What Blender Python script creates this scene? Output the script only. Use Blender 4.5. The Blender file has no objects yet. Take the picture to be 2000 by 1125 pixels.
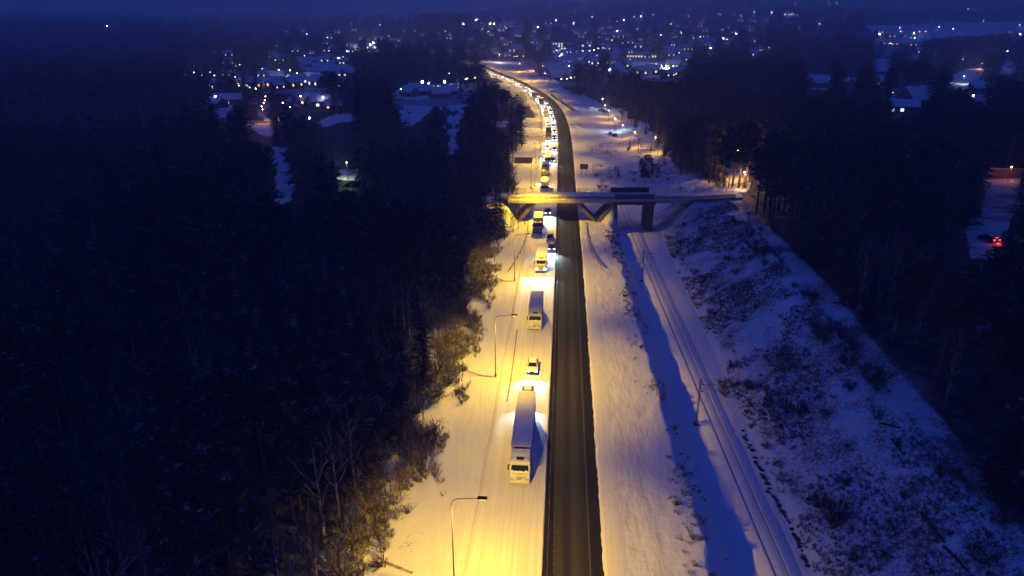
import bpy, bmesh, math, random
import numpy as np
from mathutils import Vector, Matrix, Euler

SC = bpy.context.scene
COL = SC.collection
RAD = math.radians

# ------------------------------------------------------------------ camera, sky, exposure
CAM_H = 54.0
FPX = 1350.0                       # focal length for a 2000 px wide picture
PITCH = 21.158
cam_d = bpy.data.cameras.new('camera')
cam_d.sensor_width = 36
cam_d.lens = FPX / 2000 * 36
cam_d.clip_start = 0.5
cam_d.clip_end = 30000
cam = bpy.data.objects.new('camera', cam_d)
cam.location = (0, 0, CAM_H)
cam.rotation_euler = (RAD(90 - PITCH), 0, 0)
COL.objects.link(cam)
SC.camera = cam

w = bpy.data.worlds.new('World')
SC.world = w
w.use_nodes = True
nt = w.node_tree
nt.nodes.clear()
wo = nt.nodes.new('ShaderNodeOutputWorld')
bg = nt.nodes.new('ShaderNodeBackground')
tc = nt.nodes.new('ShaderNodeTexCoord')
sx = nt.nodes.new('ShaderNodeSeparateXYZ')
rp = nt.nodes.new('ShaderNodeValToRGB')
nt.links.new(tc.outputs['Generated'], sx.inputs[0])
nt.links.new(sx.outputs['Z'], rp.inputs[0])
nt.links.new(rp.outputs[0], bg.inputs[0])
nt.links.new(bg.outputs[0], wo.inputs[0])
e = rp.color_ramp.elements             # late dusk: deep blue, a little paler overhead
e[0].position = 0.0
e[0].color = (0.0215, 0.0440, 0.300, 1)
e[1].position = 0.55
e[1].color = (0.0120, 0.0320, 0.265, 1)
bg.inputs[1].default_value = 1.0

SC.render.engine = 'CYCLES'
SC.view_settings.view_transform = 'Standard'
SC.view_settings.look = 'None'
SC.view_settings.exposure = 0
SC.view_settings.gamma = 1
cy = SC.cycles
cy.max_bounces = 4
cy.diffuse_bounces = 2
cy.glossy_bounces = 2
cy.transmission_bounces = 2
cy.volume_bounces = 2
cy.transparent_max_bounces = 4
cy.sample_clamp_indirect = 1.5
cy.caustics_reflective = False
cy.caustics_refractive = False
cy.use_denoising = True
HAZE_DENSITY = 0.00046

STREET_COL = (1.0, 0.595, 0.015)
STREET_W = 5000
HEAD_COL = (0.66, 0.85, 1.0)

random.seed(7)
RNG = np.random.default_rng(11)

# ------------------------------------------------------------------ picture <-> ground
TH = RAD(PITCH)
ST, CT = math.sin(TH), math.cos(TH)


def ray(px, py):
    u = (px - 1000) / FPX
    v = (py - 562.5) / FPX
    return np.array([u, CT - v * ST, -(ST + v * CT)])       # per unit of depth


def G(px, py, z=0.0):
    d = ray(px, py)
    t = (z - CAM_H) / d[2]
    return (d[0] * t, d[1] * t)


def P(x, y, z):
    dz = z - CAM_H
    zc = y * CT - dz * ST
    yc = y * ST + dz * CT
    zc = np.maximum(zc, 1e-3)
    return 1000 + FPX * x / zc, 562.5 - FPX * yc / zc, zc


def inpoly(px, py, poly):
    px = np.asarray(px, float)
    py = np.asarray(py, float)
    r = np.zeros(px.shape, bool)
    n = len(poly)
    for i in range(n):
        x0, y0 = poly[i]
        x1, y1 = poly[(i + 1) % n]
        c = ((y0 > py) != (y1 > py)) & (px < (x1 - x0) * (py - y0) / ((y1 - y0) if y1 != y0 else 1e-9) + x0)
        r ^= c
    return r


def sstep(a, b, x):
    t = np.clip((x - a) / (b - a), 0, 1)
    return t * t * (3 - 2 * t)


def vnoise(x, y, seed=0):
    x = np.asarray(x, float)
    y = np.asarray(y, float)
    xi = np.floor(x).astype(np.int64)
    yi = np.floor(y).astype(np.int64)
    fx = x - xi
    fy = y - yi
    fx = fx * fx * (3 - 2 * fx)
    fy = fy * fy * (3 - 2 * fy)

    def h(a, b):
        n = (a * 374761393 + b * 668265263 + seed * 1442695041) & 0xFFFFFFFF
        n = ((n ^ (n >> 13)) * 1274126177) & 0xFFFFFFFF
        return ((n ^ (n >> 16)) & 0xFFFF) / 65535.0
    return ((h(xi, yi) * (1 - fx) + h(xi + 1, yi) * fx) * (1 - fy)
            + (h(xi, yi + 1) * (1 - fx) + h(xi + 1, yi + 1) * fx) * fy)


def fbm(x, y, seed=0, o=3):
    r = 0
    a = 0.5
    for i in range(o):
        r = r + a * vnoise(x, y, seed + i)
        x = np.asarray(x) * 2.03
        y = np.asarray(y) * 2.03
        a *= 0.5
    return r


# ------------------------------------------------------------------ the motorway's line (median edge)
CTRL = [(0.0, 10.0), (3.0, 56.4), (5.0, 82.6), (8.4, 128.8), (10.8, 161.3), (15.3, 231.6), (19.1, 287.3), (22.8, 343.5),
        (25.3, 398.2), (26.3, 455.4), (24.9, 509.6), (20.6, 559.2), (15.0, 604.6), (6.6, 666.2), (-6.5, 741.1),
        (-40.0, 890.2), (-85, 1030), (-150, 1200)]
_cx = np.array([c[0] for c in CTRL])
_cy = np.array([c[1] for c in CTRL])
_yy = np.arange(10, 1200, 2.0)
_xx = np.interp(_yy, _cy, _cx)
_k = np.ones(21) / 21
for _ in range(3):
    pad = np.concatenate([_xx[0] - (_xx[1] - _xx[0]) * np.arange(10, 0, -1), _xx,
                          _xx[-1] + (_xx[-1] - _xx[-2]) * np.arange(1, 11)])
    _xx = np.convolve(pad, _k, 'valid')
RY, RX = _yy, _xx
_ds = np.hypot(np.diff(RX), np.diff(RY))
RS = np.concatenate([[0], np.cumsum(_ds)])


def road_at(s, off=0.0):
    x = np.interp(s, RS, RX)
    y = np.interp(s, RS, RY)
    x2 = np.interp(s + 1.0, RS, RX) - np.interp(s - 1.0, RS, RX)
    y2 = np.interp(s + 1.0, RS, RY) - np.interp(s - 1.0, RS, RY)
    l = np.hypot(x2, y2)
    tx, ty = x2 / l, y2 / l
    return x + ty * off, y - tx * off, tx, ty


def s_of_y(y):
    return float(np.interp(y, RY, RS))


_ox, _oy = RX[::4], RY[::4]


def road_off(x, y):
    """signed distance right of the median edge"""
    x = np.asarray(x, float)
    y = np.asarray(y, float)
    sh = x.shape
    x = x.ravel()
    y = y.ravel()
    out = np.empty(x.shape)
    for a in range(0, len(x), 40000):
        X = x[a:a + 40000]
        Y = y[a:a + 40000]
        best = np.full(X.shape, 1e18)
        sg = np.ones(X.shape)
        for i in range(len(_ox) - 1):
            dx, dy = _ox[i + 1] - _ox[i], _oy[i + 1] - _oy[i]
            L2 = dx * dx + dy * dy
            t = ((X - _ox[i]) * dx + (Y - _oy[i]) * dy) / L2
            if i == 0:
                t = np.minimum(t, 1)
            else:
                t = np.clip(t, 0, 1)
            qx = X - (_ox[i] + t * dx)
            qy = Y - (_oy[i] + t * dy)
            d = qx * qx + qy * qy
            m = d < best
            best[m] = d[m]
            sg[m] = np.sign(qx * dy - qy * dx)[m]
        out[a:a + 40000] = np.sqrt(best) * sg
    return out.reshape(sh)


# ------------------------------------------------------------------ lie of the land
def xC(y): return 20.7 + (y - 56) * 0.052          # crest of the road verge
def xT(y): return 24.9 + (y - 60) * 0.043          # its toe
def xR(y): return 29.5 + (y - 60) * 0.0405         # railway
def xD(y): return 33.2 + (y - 60) * 0.072          # foot of the cutting slope
def xE(y): return 48.0 + np.clip(y - 53, -40, 130) * 0.095   # top of it, where the wood begins


def terr(x, y, off=None):
    x = np.asarray(x, float)
    y = np.asarray(y, float)
    if off is None:
        off = road_off(x, y)
    z = np.full(x.shape, 0.1)
    # far land
    D = np.hypot(x, y)
    ang = x / np.maximum(y, 1)
    rise = sstep(950, 2600, D) * (34 + 34 * sstep(-0.5, 0.6, ang))
    rise += sstep(2300, 5000, D) * (40 + 90 * sstep(-0.25, 0.25, ang))
    rise += (fbm(x / 420, y / 420, 5) - 0.45) * 46 * sstep(700, 1700, D)
    # wooded knolls
    rise += 26 * np.exp(-(((x + 180) / 190) ** 2 + ((y - 1800) / 260) ** 2))
    rise += 7 * np.exp(-(((x + 130) / 120) ** 2 + ((y - 960) / 120) ** 2))
    z = z + rise
    # left wood
    lw = np.clip(-off - 13, 0, 90)
    z = z + lw * 0.035 * (1 - sstep(220, 420, D)) + (fbm(x / 30, y / 30, 9) - 0.45) * 1.6 * sstep(10, 50, lw)
    # bridge bank, left
    m = sstep(-10.5, -15.5, off) * np.exp(-((y - 195.6) / 7.5) ** 4) * (1 - sstep(40, 90, -off))
    z = np.maximum(z, 6.2 * m)
    # right: verge, railway cutting, slope
    f = 1 - sstep(212, 246, y)
    dz = 2.7 * f
    ze = 1.2 + 5.6 * (1 - sstep(206, 275, y))
    cn = (fbm(y / 7, y * 0 + 3.3, 15) - .45) * 3.0
    a, b, c, dd = xC(y) + cn, xT(y) + cn * .6, xD(y), xE(y)
    q = np.clip((x - a) / (b - a), 0, 1)
    zr = 0.1 - (dz + 0.1) * (.45 * q + .55 * q * q * (3 - 2 * q))
    t = np.clip((x - c) / (dd - c), 0, 1)
    zr = zr + (dz + ze) * (0.75 * t + 0.25 * t * t * (3 - 2 * t))
    zr = zr + np.clip(x - dd, 0, 160) * 0.045
    zr = zr + (fbm(x / 6, y / 6, 3) - 0.45) * 1.1 * sstep(0.02, 0.25, t)
    mr = sstep(43.5, 52, x) * np.exp(-((y - 195.6) / 8.5) ** 4)
    zr = np.where(mr > .03, np.maximum(zr, -3.4 + 9.65 * mr), zr)
    right = (off > 9) & (y < 700)
    wgt = (1 - sstep(420, 700, y))
    z = np.where(right, z + (zr - 0.1) * wgt, z)
    mu = sstep(24.6, 29.2, x) * (1 - sstep(29.2, 29.8, x)) * np.exp(-((y - 196.2) / 6.0) ** 6)
    z = np.where(mu > .02, np.maximum(z, -.4 + 4.8 * mu), z)
    # roughness
    n = (fbm(x / 1.3, y / 4.0, 21) - 0.45) * 0.16 + (fbm(x / 0.5, y / 0.5, 22, 2) - 0.4) * 0.09
    z = z + n * sstep(7.2, 9, np.abs(off)) * (1 - sstep(150, 300, D))
    # roadway bed
    z = np.where((off > -8.1) & (off < 7.6), -0.3 + rise, z)
    z = np.where((off >= 7.6) & (off < 8.4), np.minimum(z, 0.10 + rise), z)
    return z


def terr1(x, y):
    return float(terr(np.array([x]), np.array([y]))[0])


_TS = np.geomspace(35, 6500, 900)


def ground_at(px, py):
    d = ray(px, py)
    X, Y, Z = d[0] * _TS, d[1] * _TS, CAM_H + d[2] * _TS
    zz = terr(X, Y)
    i = np.argmax(Z < zz)
    if not (Z[i] < zz[i]):
        return None
    return float(X[i]), float(Y[i]), float(zz[i])


def road_z(x, y):
    """rise of the far land under the road (no road bed)"""
    return terr1(x, y) + 0.3


# ------------------------------------------------------------------ materials
def mat(name, col, rough=0.6, metal=0.0, emit=None, es=0.0, spec=0.4):
    m = bpy.data.materials.new(name)
    m.use_nodes = True
    b = m.node_tree.nodes['Principled BSDF']
    b.inputs['Base Color'].default_value = (*col, 1)
    b.inputs['Roughness'].default_value = rough
    b.inputs['Metallic'].default_value = metal
    b.inputs['Specular IOR Level'].default_value = spec
    if emit:
        b.inputs['Emission Color'].default_value = (*emit, 1)
        b.inputs['Emission Strength'].default_value = es
    return m


class N:
    """tiny node helper"""
    def __init__(s, m):
        s.t = m.node_tree
        s.b = s.t.nodes['Principled BSDF']

    def new(s, k, **kw):
        n = s.t.nodes.new(k)
        for a, b in kw.items():
            setattr(n, a, b)
        return n

    def link(s, a, b):
        s.t.links.new(a, b)

    def noise(s, scale, vec=None, detail=4, rough=0.6):
        n = s.new('ShaderNodeTexNoise')
        n.inputs['Scale'].default_value = scale
        n.inputs['Detail'].default_value = detail
        n.inputs['Roughness'].default_value = rough
        if vec is not None:
            s.link(vec, n.inputs['Vector'])
        return n.outputs[0]

    def ramp(s, v, a, b, ca=(0, 0, 0), cb=(1, 1, 1)):
        r = s.new('ShaderNodeValToRGB')
        r.color_ramp.elements[0].position = a
        r.color_ramp.elements[1].position = b
        r.color_ramp.elements[0].color = (*ca, 1)
        r.color_ramp.elements[1].color = (*cb, 1)
        s.link(v, r.inputs[0])
        return r.outputs[0]

    def mix(s, f, a, b, mode='MIX'):
        m = s.new('ShaderNodeMix', data_type='RGBA', blend_type=mode)
        for k, v in ((0, f), (6, a), (7, b)):
            if isinstance(v, (int, float)):
                m.inputs[k].default_value = v
            elif isinstance(v, tuple):
                m.inputs[k].default_value = (*v, 1)
            else:
                s.link(v, m.inputs[k])
        return m.outputs[2]

    def math(s, op, a, b=0.0, clamp=False):
        m = s.new('ShaderNodeMath', operation=op, use_clamp=clamp)
        for k, v in ((0, a), (1, b)):
            if isinstance(v, (int, float)):
                m.inputs[k].default_value = v
            else:
                s.link(v, m.inputs[k])
        return m.outputs[0]

    def bump(s, h, strength=0.4, dist=0.1):
        b = s.new('ShaderNodeBump')
        b.inputs['Strength'].default_value = strength
        b.inputs['Distance'].default_value = dist
        s.link(h, b.inputs['Height'])
        s.link(b.outputs[0], s.b.inputs['Normal'])

    def pos(s):
        return s.new('ShaderNodeNewGeometry').outputs['Position']

    def col(s, c):
        s.link(c, s.b.inputs['Base Color'])

    def attr(s, name):
        return s.new('ShaderNodeAttribute', attribute_name=name).outputs['Fac']

    def mapping(s, vec, sc):
        m = s.new('ShaderNodeMapping')
        m.inputs['Scale'].default_value = sc
        s.link(vec, m.inputs[0])
        return m.outputs[0]


SNOW = (0.80, 0.81, 0.83)
M = {}


def m_ground():
    m = mat('ground_snow', SNOW, 0.75, spec=0.2)
    n = N(m)
    p = n.pos()
    cover = n.attr('cover')
    scrub = n.attr('scrub')
    streak = n.attr('streak')
    # grass, heather and twigs poking through
    fine = n.noise(2.6, p, 5, 0.75)
    patch = n.noise(0.16, p, 4, 0.6)
    k = n.math('ADD', fine, n.math('MULTIPLY', n.math('SUBTRACT', patch, 0.5), 0.75))
    thr = n.math('SUBTRACT', 0.82, n.math('MULTIPLY', scrub, 0.34))
    sp = n.math('MULTIPLY', n.math('SUBTRACT', k, thr), 7.0, True)
    veg = n.mix(n.noise(1.1, p, 2), (0.055, 0.042, 0.026), (0.16, 0.125, 0.085))
    c = n.mix(n.math('MULTIPLY', sp, 0.85), SNOW, veg)
    # gritty plough spray beside the road, combed along it
    along = n.noise(1.0, n.mapping(p, (2.2, 0.22, 1)), 4, 0.7)
    grit = n.ramp(along, 0.44, 0.66)
    c = n.mix(n.math('MULTIPLY', n.math('MULTIPLY', grit, streak), 0.55), c, (0.42, 0.37, 0.33))
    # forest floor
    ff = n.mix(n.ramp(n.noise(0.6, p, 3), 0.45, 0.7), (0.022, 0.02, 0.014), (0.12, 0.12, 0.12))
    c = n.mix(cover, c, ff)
    n.col(c)
    h = n.math('ADD', n.noise(1.4, p, 5, 0.65), n.math('MULTIPLY', n.noise(7.0, p, 3), 0.35))
    n.bump(h, 0.55, 0.22)
    return m


def m_roadsnow():
    m = mat('packed_snow', SNOW, 0.65, spec=0.25)
    n = N(m)
    uv = n.new('ShaderNodeUVMap').outputs[0]
    sep = n.new('ShaderNodeSeparateXYZ')
    n.link(uv, sep.inputs[0])
    st = n.noise(1.0, n.mapping(uv, (3.2, 0.035, 1)), 4, 0.6)
    st2 = n.noise(1.0, n.mapping(uv, (9.0, 0.12, 1)), 4, 0.7)
    gr = n.noise(3.0, uv, 4, 0.7)
    k = n.math('ADD', n.math('MULTIPLY', st, 0.6), n.math('MULTIPLY', gr, 0.4))
    c = n.mix(n.ramp(k, 0.42, 0.66), (0.81, 0.81, 0.82), (0.66, 0.63, 0.60))
    c = n.mix(n.math('MULTIPLY', n.ramp(st2, 0.58, 0.8), 0.35), c, (0.52, 0.48, 0.44))
    n.col(c)
    n.bump(n.math('ADD', st2, n.math('MULTIPLY', gr, 0.5)), 0.3, 0.05)
    return m


def m_asphalt():
    m = mat('asphalt', (0.05, 0.048, 0.045), 0.85, spec=0.12)
    n = N(m)
    uv = n.new('ShaderNodeUVMap').outputs[0]
    sep = n.new('ShaderNodeSeparateXYZ')
    n.link(uv, sep.inputs[0])
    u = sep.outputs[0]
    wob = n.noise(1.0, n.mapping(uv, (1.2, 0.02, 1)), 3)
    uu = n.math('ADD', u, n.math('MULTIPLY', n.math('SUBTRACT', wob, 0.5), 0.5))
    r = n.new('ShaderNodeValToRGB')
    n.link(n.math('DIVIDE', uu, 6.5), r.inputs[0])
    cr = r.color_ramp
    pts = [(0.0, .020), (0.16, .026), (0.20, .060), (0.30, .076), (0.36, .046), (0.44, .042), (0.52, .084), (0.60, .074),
           (0.70, .046), (0.79, .050), (0.84, .028), (1.0, .034)]  # median-side band darker: less salt, plus painted shade of the snow edge
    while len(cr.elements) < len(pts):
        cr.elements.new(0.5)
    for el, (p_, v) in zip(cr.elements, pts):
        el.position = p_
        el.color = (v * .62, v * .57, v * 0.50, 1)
    grain = n.noise(14, uv, 3, 0.7)
    lng = n.noise(1.0, n.mapping(uv, (4.0, 0.05, 1)), 4, 0.65)
    f = n.math('ADD', n.math('MULTIPLY', n.math('ADD', grain, lng), 0.9), 0.15)
    c = n.mix(1.0, r.outputs[0], f, 'MULTIPLY')
    n.col(c)
    n.bump(grain, 0.3, 0.01)
    return m


def m_snowtop(name='loose_snow', c=SNOW, dirt=0.25):
    m = mat(name, c, 0.7, spec=0.2)
    n = N(m)
    tcx = n.new('ShaderNodeTexCoord').outputs['Object']
    k = n.noise(1.7, tcx, 4)
    n.col(n.mix(n.math('MULTIPLY', n.ramp(k, 0.4, 0.7), dirt), c, (0.5, 0.48, 0.46)))
    n.bump(n.noise(5, tcx, 3), 0.4, 0.05)
    return m


def m_paint(name, col, rough=0.35, snow=0.0, dirt=0.3):
    """vehicle paint with road grime and optional wind-blown snow"""
    m = mat(name, col, rough, spec=0.5)
    n = N(m)
    tcx = n.new('ShaderNodeTexCoord').outputs['Object']
    sep = n.new('ShaderNodeSeparateXYZ')
    n.link(tcx, sep.inputs[0])
    k = n.noise(2.3, tcx, 5, 0.65)
    low = n.math('SUBTRACT', 1.0, n.math('MULTIPLY', sep.outputs[2], 0.6), True)
    c = n.mix(n.math('MULTIPLY', n.math('MULTIPLY', low, n.ramp(k, 0.35, 0.7)), dirt), col, (0.12, 0.10, 0.085))
    if snow:
        c = n.mix(n.math('MULTIPLY', n.ramp(n.noise(1.3, tcx, 4), 0.42, 0.6), snow), c, SNOW)
    n.col(c)
    return m


def m_concrete(name='concrete', c=(0.30, 0.29, 0.27)):
    m = mat(name, c, 0.85, spec=0.2)
    n = N(m)
    p = n.pos()
    k = n.noise(0.7, n.mapping(p, (1, 1, 0.25)), 5, 0.7)
    n.col(n.mix(n.ramp(k, 0.35, 0.7), c, tuple(v * 0.55 for v in c)))
    n.bump(n.noise(6, p, 3), 0.3, 0.02)
    return m


def m_foliage(name, ca, cb, snow, thr=0.56):
    m = mat(name, ca, 0.8, spec=0.15)
    n = N(m)
    p = n.pos()
    oi = n.new('ShaderNodeObjectInfo').outputs['Random']
    k = n.noise(0.55, p, 4, 0.65)
    c = n.mix(n.noise(1.2, p, 2), ca, cb)
    c = n.mix(n.math('MULTIPLY', oi, 0.5), c, tuple(v * 0.45 for v in ca))
    g = n.new('ShaderNodeNewGeometry')
    sep = n.new('ShaderNodeSeparateXYZ')
    n.link(g.outputs['Normal'], sep.inputs[0])
    up = n.math('ABSOLUTE', sep.outputs[2])
    s = n.math('MULTIPLY', n.ramp(k, thr, thr + 0.12), n.ramp(up, 0.35, 0.8))
    c = n.mix(n.math('MULTIPLY', s, snow), c, (0.72, 0.73, 0.75))
    n.col(c)
    return m


def m_bark(name, ca, cb, sc=3.0):
    m = mat(name, ca, 0.9, spec=0.1)
    n = N(m)
    p = n.pos()
    n.col(n.mix(n.ramp(n.noise(sc, n.mapping(p, (1, 1, 0.4)), 3), 0.4, 0.62), ca, cb))
    return m


def emitter(name, col, s, direct=False):
    m = mat(name, (0.6, 0.6, 0.6), 0.5, emit=col, es=s)
    if not direct:
        m.cycles.emission_sampling = 'NONE'
    return m


M['ground'] = m_ground()
M['roadsnow'] = m_roadsnow()
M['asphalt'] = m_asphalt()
M['snow'] = m_snowtop()
M['mark'] = mat('road_paint', (0.11, 0.105, 0.095), 0.8, spec=.1)
M['concrete'] = m_concrete()
M['beam'] = m_concrete('frosted_concrete', (0.55, 0.54, 0.52))
M['dconcrete'] = m_concrete('weathered_concrete', (0.11, 0.11, 0.105))
M['steel'] = mat('galvanised_steel', (0.16, 0.16, 0.16), 0.6, 0.3)
M['lampsteel'] = mat('lamp_steel', (0.22, 0.21, 0.20), 0.6, 0.3)
M['dark'] = mat('dark_metal', (0.03, 0.03, 0.03), 0.5, 0.3)
M['screen'] = mat('screen_board', (0.055, 0.06, 0.07), 0.6)
M['mesh'] = mat('screen_mesh', (0.11, 0.115, 0.125), 0.7)
M['slush'] = m_bark('slushy_asphalt', (0.05, 0.045, 0.04), (0.20, 0.18, 0.16), 1.2)
M['railsteel'] = mat('railing_steel', (0.55, 0.54, 0.52), 0.55, 0.1)
M['tyre'] = mat('tyre_rubber', (0.02, 0.02, 0.02), 0.85)
M['rim'] = mat('rim_metal', (0.35, 0.35, 0.35), 0.4, 0.8)
M['glass'] = mat('vehicle_glass', (0.012, 0.012, 0.014), 0.08, spec=0.6)
M['white'] = m_paint('white_paint', (0.72, 0.72, 0.70), 0.35, 0.15)
M['cream'] = m_paint('pale_paint', (0.60, 0.58, 0.52), 0.4, 0.15)
M['grey'] = m_paint('grey_paint', (0.20, 0.20, 0.21), 0.35)
M['black'] = m_paint('black_paint', (0.022, 0.022, 0.025), 0.25)
M['red'] = m_paint('red_paint', (0.22, 0.02, 0.015), 0.3)
M['blue'] = m_paint('blue_paint', (0.03, 0.05, 0.14), 0.3)
M['silver'] = m_paint('silver_paint', (0.42, 0.42, 0.42), 0.3)
M['brown'] = m_paint('brown_paint', (0.14, 0.09, 0.06), 0.4)
M['trailer'] = m_paint('trailer_side', (0.62, 0.62, 0.60), 0.45, 0.2, 0.5)
M['plastic'] = mat('black_plastic', (0.018, 0.018, 0.018), 0.6)
M['frostgrille'] = m_paint('frosted_grille', (0.14, 0.14, 0.13), 0.6, 0.9)
M['lensoff'] = mat('headlight_glass', (0.45, 0.45, 0.45), 0.15)
M['lenson'] = emitter('headlight_lit', (0.80, 0.90, 1.0), 18)
M['tail'] = emitter('tail_light_lit', (1.0, 0.02, 0.02), 22)
M['plate'] = mat('number_plate', (0.7, 0.7, 0.68), 0.5)
M['wood'] = m_bark('weathered_board', (0.13, 0.075, 0.04), (0.20, 0.12, 0.07))
M['spruce'] = m_foliage('spruce_needles', (0.016, 0.022, 0.013), (0.028, 0.034, 0.020), 0.5, 0.56)
M['pine'] = m_foliage('pine_needles', (0.020, 0.025, 0.015), (0.036, 0.040, 0.024), 0.55, 0.54)
M['twig'] = m_foliage('bare_twigs', (0.055, 0.043, 0.032), (0.09, 0.07, 0.05), 0.8, 0.47)
M['frost'] = m_foliage('snowy_twigs', (0.09, 0.065, 0.042), (0.16, 0.12, 0.08), 0.95, 0.40)
M['bark'] = m_bark('conifer_bark', (0.05, 0.036, 0.026), (0.10, 0.07, 0.05))
M['birchbark'] = m_bark('birch_bark', (0.32, 0.31, 0.29), (0.08, 0.07, 0.06), 2.0)
M['rock'] = m_concrete('stone', (0.07, 0.065, 0.06))
M['rust'] = m_bark('rusty_steel', (0.10, 0.055, 0.035), (0.16, 0.10, 0.06))
M['palewood'] = m_bark('pale_board', (0.40, 0.22, 0.10), (0.52, 0.32, 0.17))
M['wallA'] = m_concrete('render_wall', (0.38, 0.35, 0.30))
M['wallB'] = m_concrete('red_board_wall', (0.16, 0.035, 0.025))
M['wallC'] = m_concrete('grey_wall', (0.22, 0.22, 0.22))
M['winwarm'] = emitter('lit_window', (1.0, 0.75, 0.42), 1.5)
M['wincool'] = emitter('lit_window_white', (0.85, 0.92, 1.0), 1.9)
M['bulbW'] = emitter('white_lamp', (0.80, 0.88, 1.0), 14)
M['bulbWf'] = emitter('white_lamp_strong', (0.82, 0.90, 1.0), 28)
M['bulbWff'] = emitter('white_lamp_floodlight', (0.85, 0.92, 1.0), 62)
M['bulbY'] = emitter('amber_lamp', (1.0, 0.52, 0.12), 16)
M['bulbYf'] = emitter('amber_lamp_strong', (1.0, 0.60, 0.14), 22)
M['lampglass'] = emitter('road_lamp_glass', STREET_COL, 6)

# ------------------------------------------------------------------ mesh builder and scene tree


class MB:
    def __init__(s):
        s.v, s.f, s.m = [], [], []

    def add(s, vs, fs, mi=0):
        b = len(s.v)
        s.v += [tuple(q) for q in vs]
        s.f += [tuple(i + b for i in f) for f in fs]
        s.m += [mi] * len(fs)

    def box(s, c, d, bev=0.0, rot=None, mi=0):
        hx, hy, hz = d[0] / 2, d[1] / 2, d[2] / 2
        if bev <= 0:
            vs = [Vector((x * hx, y * hy, z * hz)) for x in (-1, 1) for y in (-1, 1) for z in (-1, 1)]
            fs = [(0, 1, 3, 2), (4, 6, 7, 5), (0, 4, 5, 1), (2, 3, 7, 6), (0, 2, 6, 4), (1, 5, 7, 3)]
        else:
            bm = bmesh.new()
            bmesh.ops.create_cube(bm, size=2)
            for q in bm.verts:
                q.co = Vector((q.co.x * hx, q.co.y * hy, q.co.z * hz))
            bmesh.ops.bevel(bm, geom=bm.edges[:], offset=bev, segments=2, affect='EDGES', profile=0.5)
            bm.verts.index_update()
            vs = [q.co.copy() for q in bm.verts]
            fs = [tuple(q.index for q in f.verts) for f in bm.faces]
            bm.free()
        if rot is not None:
            R = Euler(rot).to_matrix()
            vs = [R @ q for q in vs]
        c = Vector(c)
        s.add([q + c for q in vs], fs, mi)
        return s

    def tube(s, pts, rad, n=6, mi=0, cap=True):
        pts = [Vector(p) for p in pts]
        if not hasattr(rad, '__len__'):
            rad = [rad] * len(pts)
        rings = []
        for i, p in enumerate(pts):
            t = (pts[min(i + 1, len(pts) - 1)] - pts[max(i - 1, 0)]).normalized()
            a = t.cross(Vector((0, 0, 1)) if abs(t.z) < 0.9 else Vector((1, 0, 0))).normalized()
            b = t.cross(a)
            rings.append([p + (a * math.cos(k * 2 * math.pi / n) + b * math.sin(k * 2 * math.pi / n)) * rad[i]
                          for k in range(n)])
        vs = [q for r in rings for q in r]
        fs = []
        for i in range(len(pts) - 1):
            for k in range(n):
                k2 = (k + 1) % n
                fs.append((i * n + k, i * n + k2, (i + 1) * n + k2, (i + 1) * n + k))
        if cap:
            fs.append(tuple(range(n - 1, -1, -1)))
            fs.append(tuple((len(pts) - 1) * n + k for k in range(n)))
        s.add(vs, fs, mi)
        return s

    def prism(s, prof, layers, mi=0):
        """prof (y,z) outline, layers of (x, scale_about_centre) across x"""
        cy_ = sum(p[0] for p in prof) / len(prof)
        cz_ = sum(p[1] for p in prof) / len(prof)
        n = len(prof)
        vs = []
        for x, k in layers:
            for y, z in prof:
                dy, dz = y - cy_, z - cz_
                l = math.hypot(dy, dz)
                q = max(0, l - k) / l
                vs.append((x, cy_ + dy * q, cz_ + dz * q))
        fs = []
        for i in range(len(layers) - 1):
            for k in range(n):
                k2 = (k + 1) % n
                fs.append((i * n + k, (i + 1) * n + k, (i + 1) * n + k2, i * n + k2))
        fs.append(tuple(range(n)))
        fs.append(tuple((len(layers) - 1) * n + k for k in range(n - 1, -1, -1)))
        s.add(vs, fs, mi)
        return s

    def slab(s, q, th, mi=0):
        """a thin plate from 4 corners, extruded along its normal"""
        q = [Vector(p) for p in q]
        nrm = (q[1] - q[0]).cross(q[3] - q[0]).normalized() * th
        vs = q + [p + nrm for p in q]
        s.add(vs, [(3, 2, 1, 0), (4, 5, 6, 7), (0, 1, 5, 4), (1, 2, 6, 5), (2, 3, 7, 6), (3, 0, 4, 7)], mi)
        return s

    def mesh(s, name, mats, smooth=False):
        me = bpy.data.meshes.new(name)
        me.from_pydata(s.v, [], s.f)
        if not isinstance(mats, (list, tuple)):
            mats = [mats]
        for q in mats:
            me.materials.append(q)
        if len(mats) > 1:
            me.polygons.foreach_set('material_index', s.m)
        if smooth:
            me.polygons.foreach_set('use_smooth', [True] * len(me.polygons))
        me.update()
        return me

    def build(s, name, mats, parent=None, smooth=False):
        o = bpy.data.objects.new(name, s.mesh(name, mats, smooth))
        COL.objects.link(o)
        if parent:
            o.parent = parent
        return o


def tag(o, label=None, cat=None, group=None, kind=None):
    if label:
        o['label'] = label
    if cat:
        o['category'] = cat
    if group:
        o['group'] = group
    if kind:
        o['kind'] = kind
    return o


def thing(name, label, cat, loc=(0, 0, 0), rz=0.0, group=None):
    o = bpy.data.objects.new(name, None)
    o.empty_display_size = 0.5
    COL.objects.link(o)
    o.location = loc
    o.rotation_euler = (0, 0, rz)
    return tag(o, label, cat, group)


def copy_tree(o, parent=None):
    c = o.copy()
    COL.objects.link(c)
    c.parent = parent
    for ch in list(o.children):
        copy_tree(ch, c)
    return c


def set_mat(o, m):
    o.material_slots[0].link = 'OBJECT'
    o.material_slots[0].material = m


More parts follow.
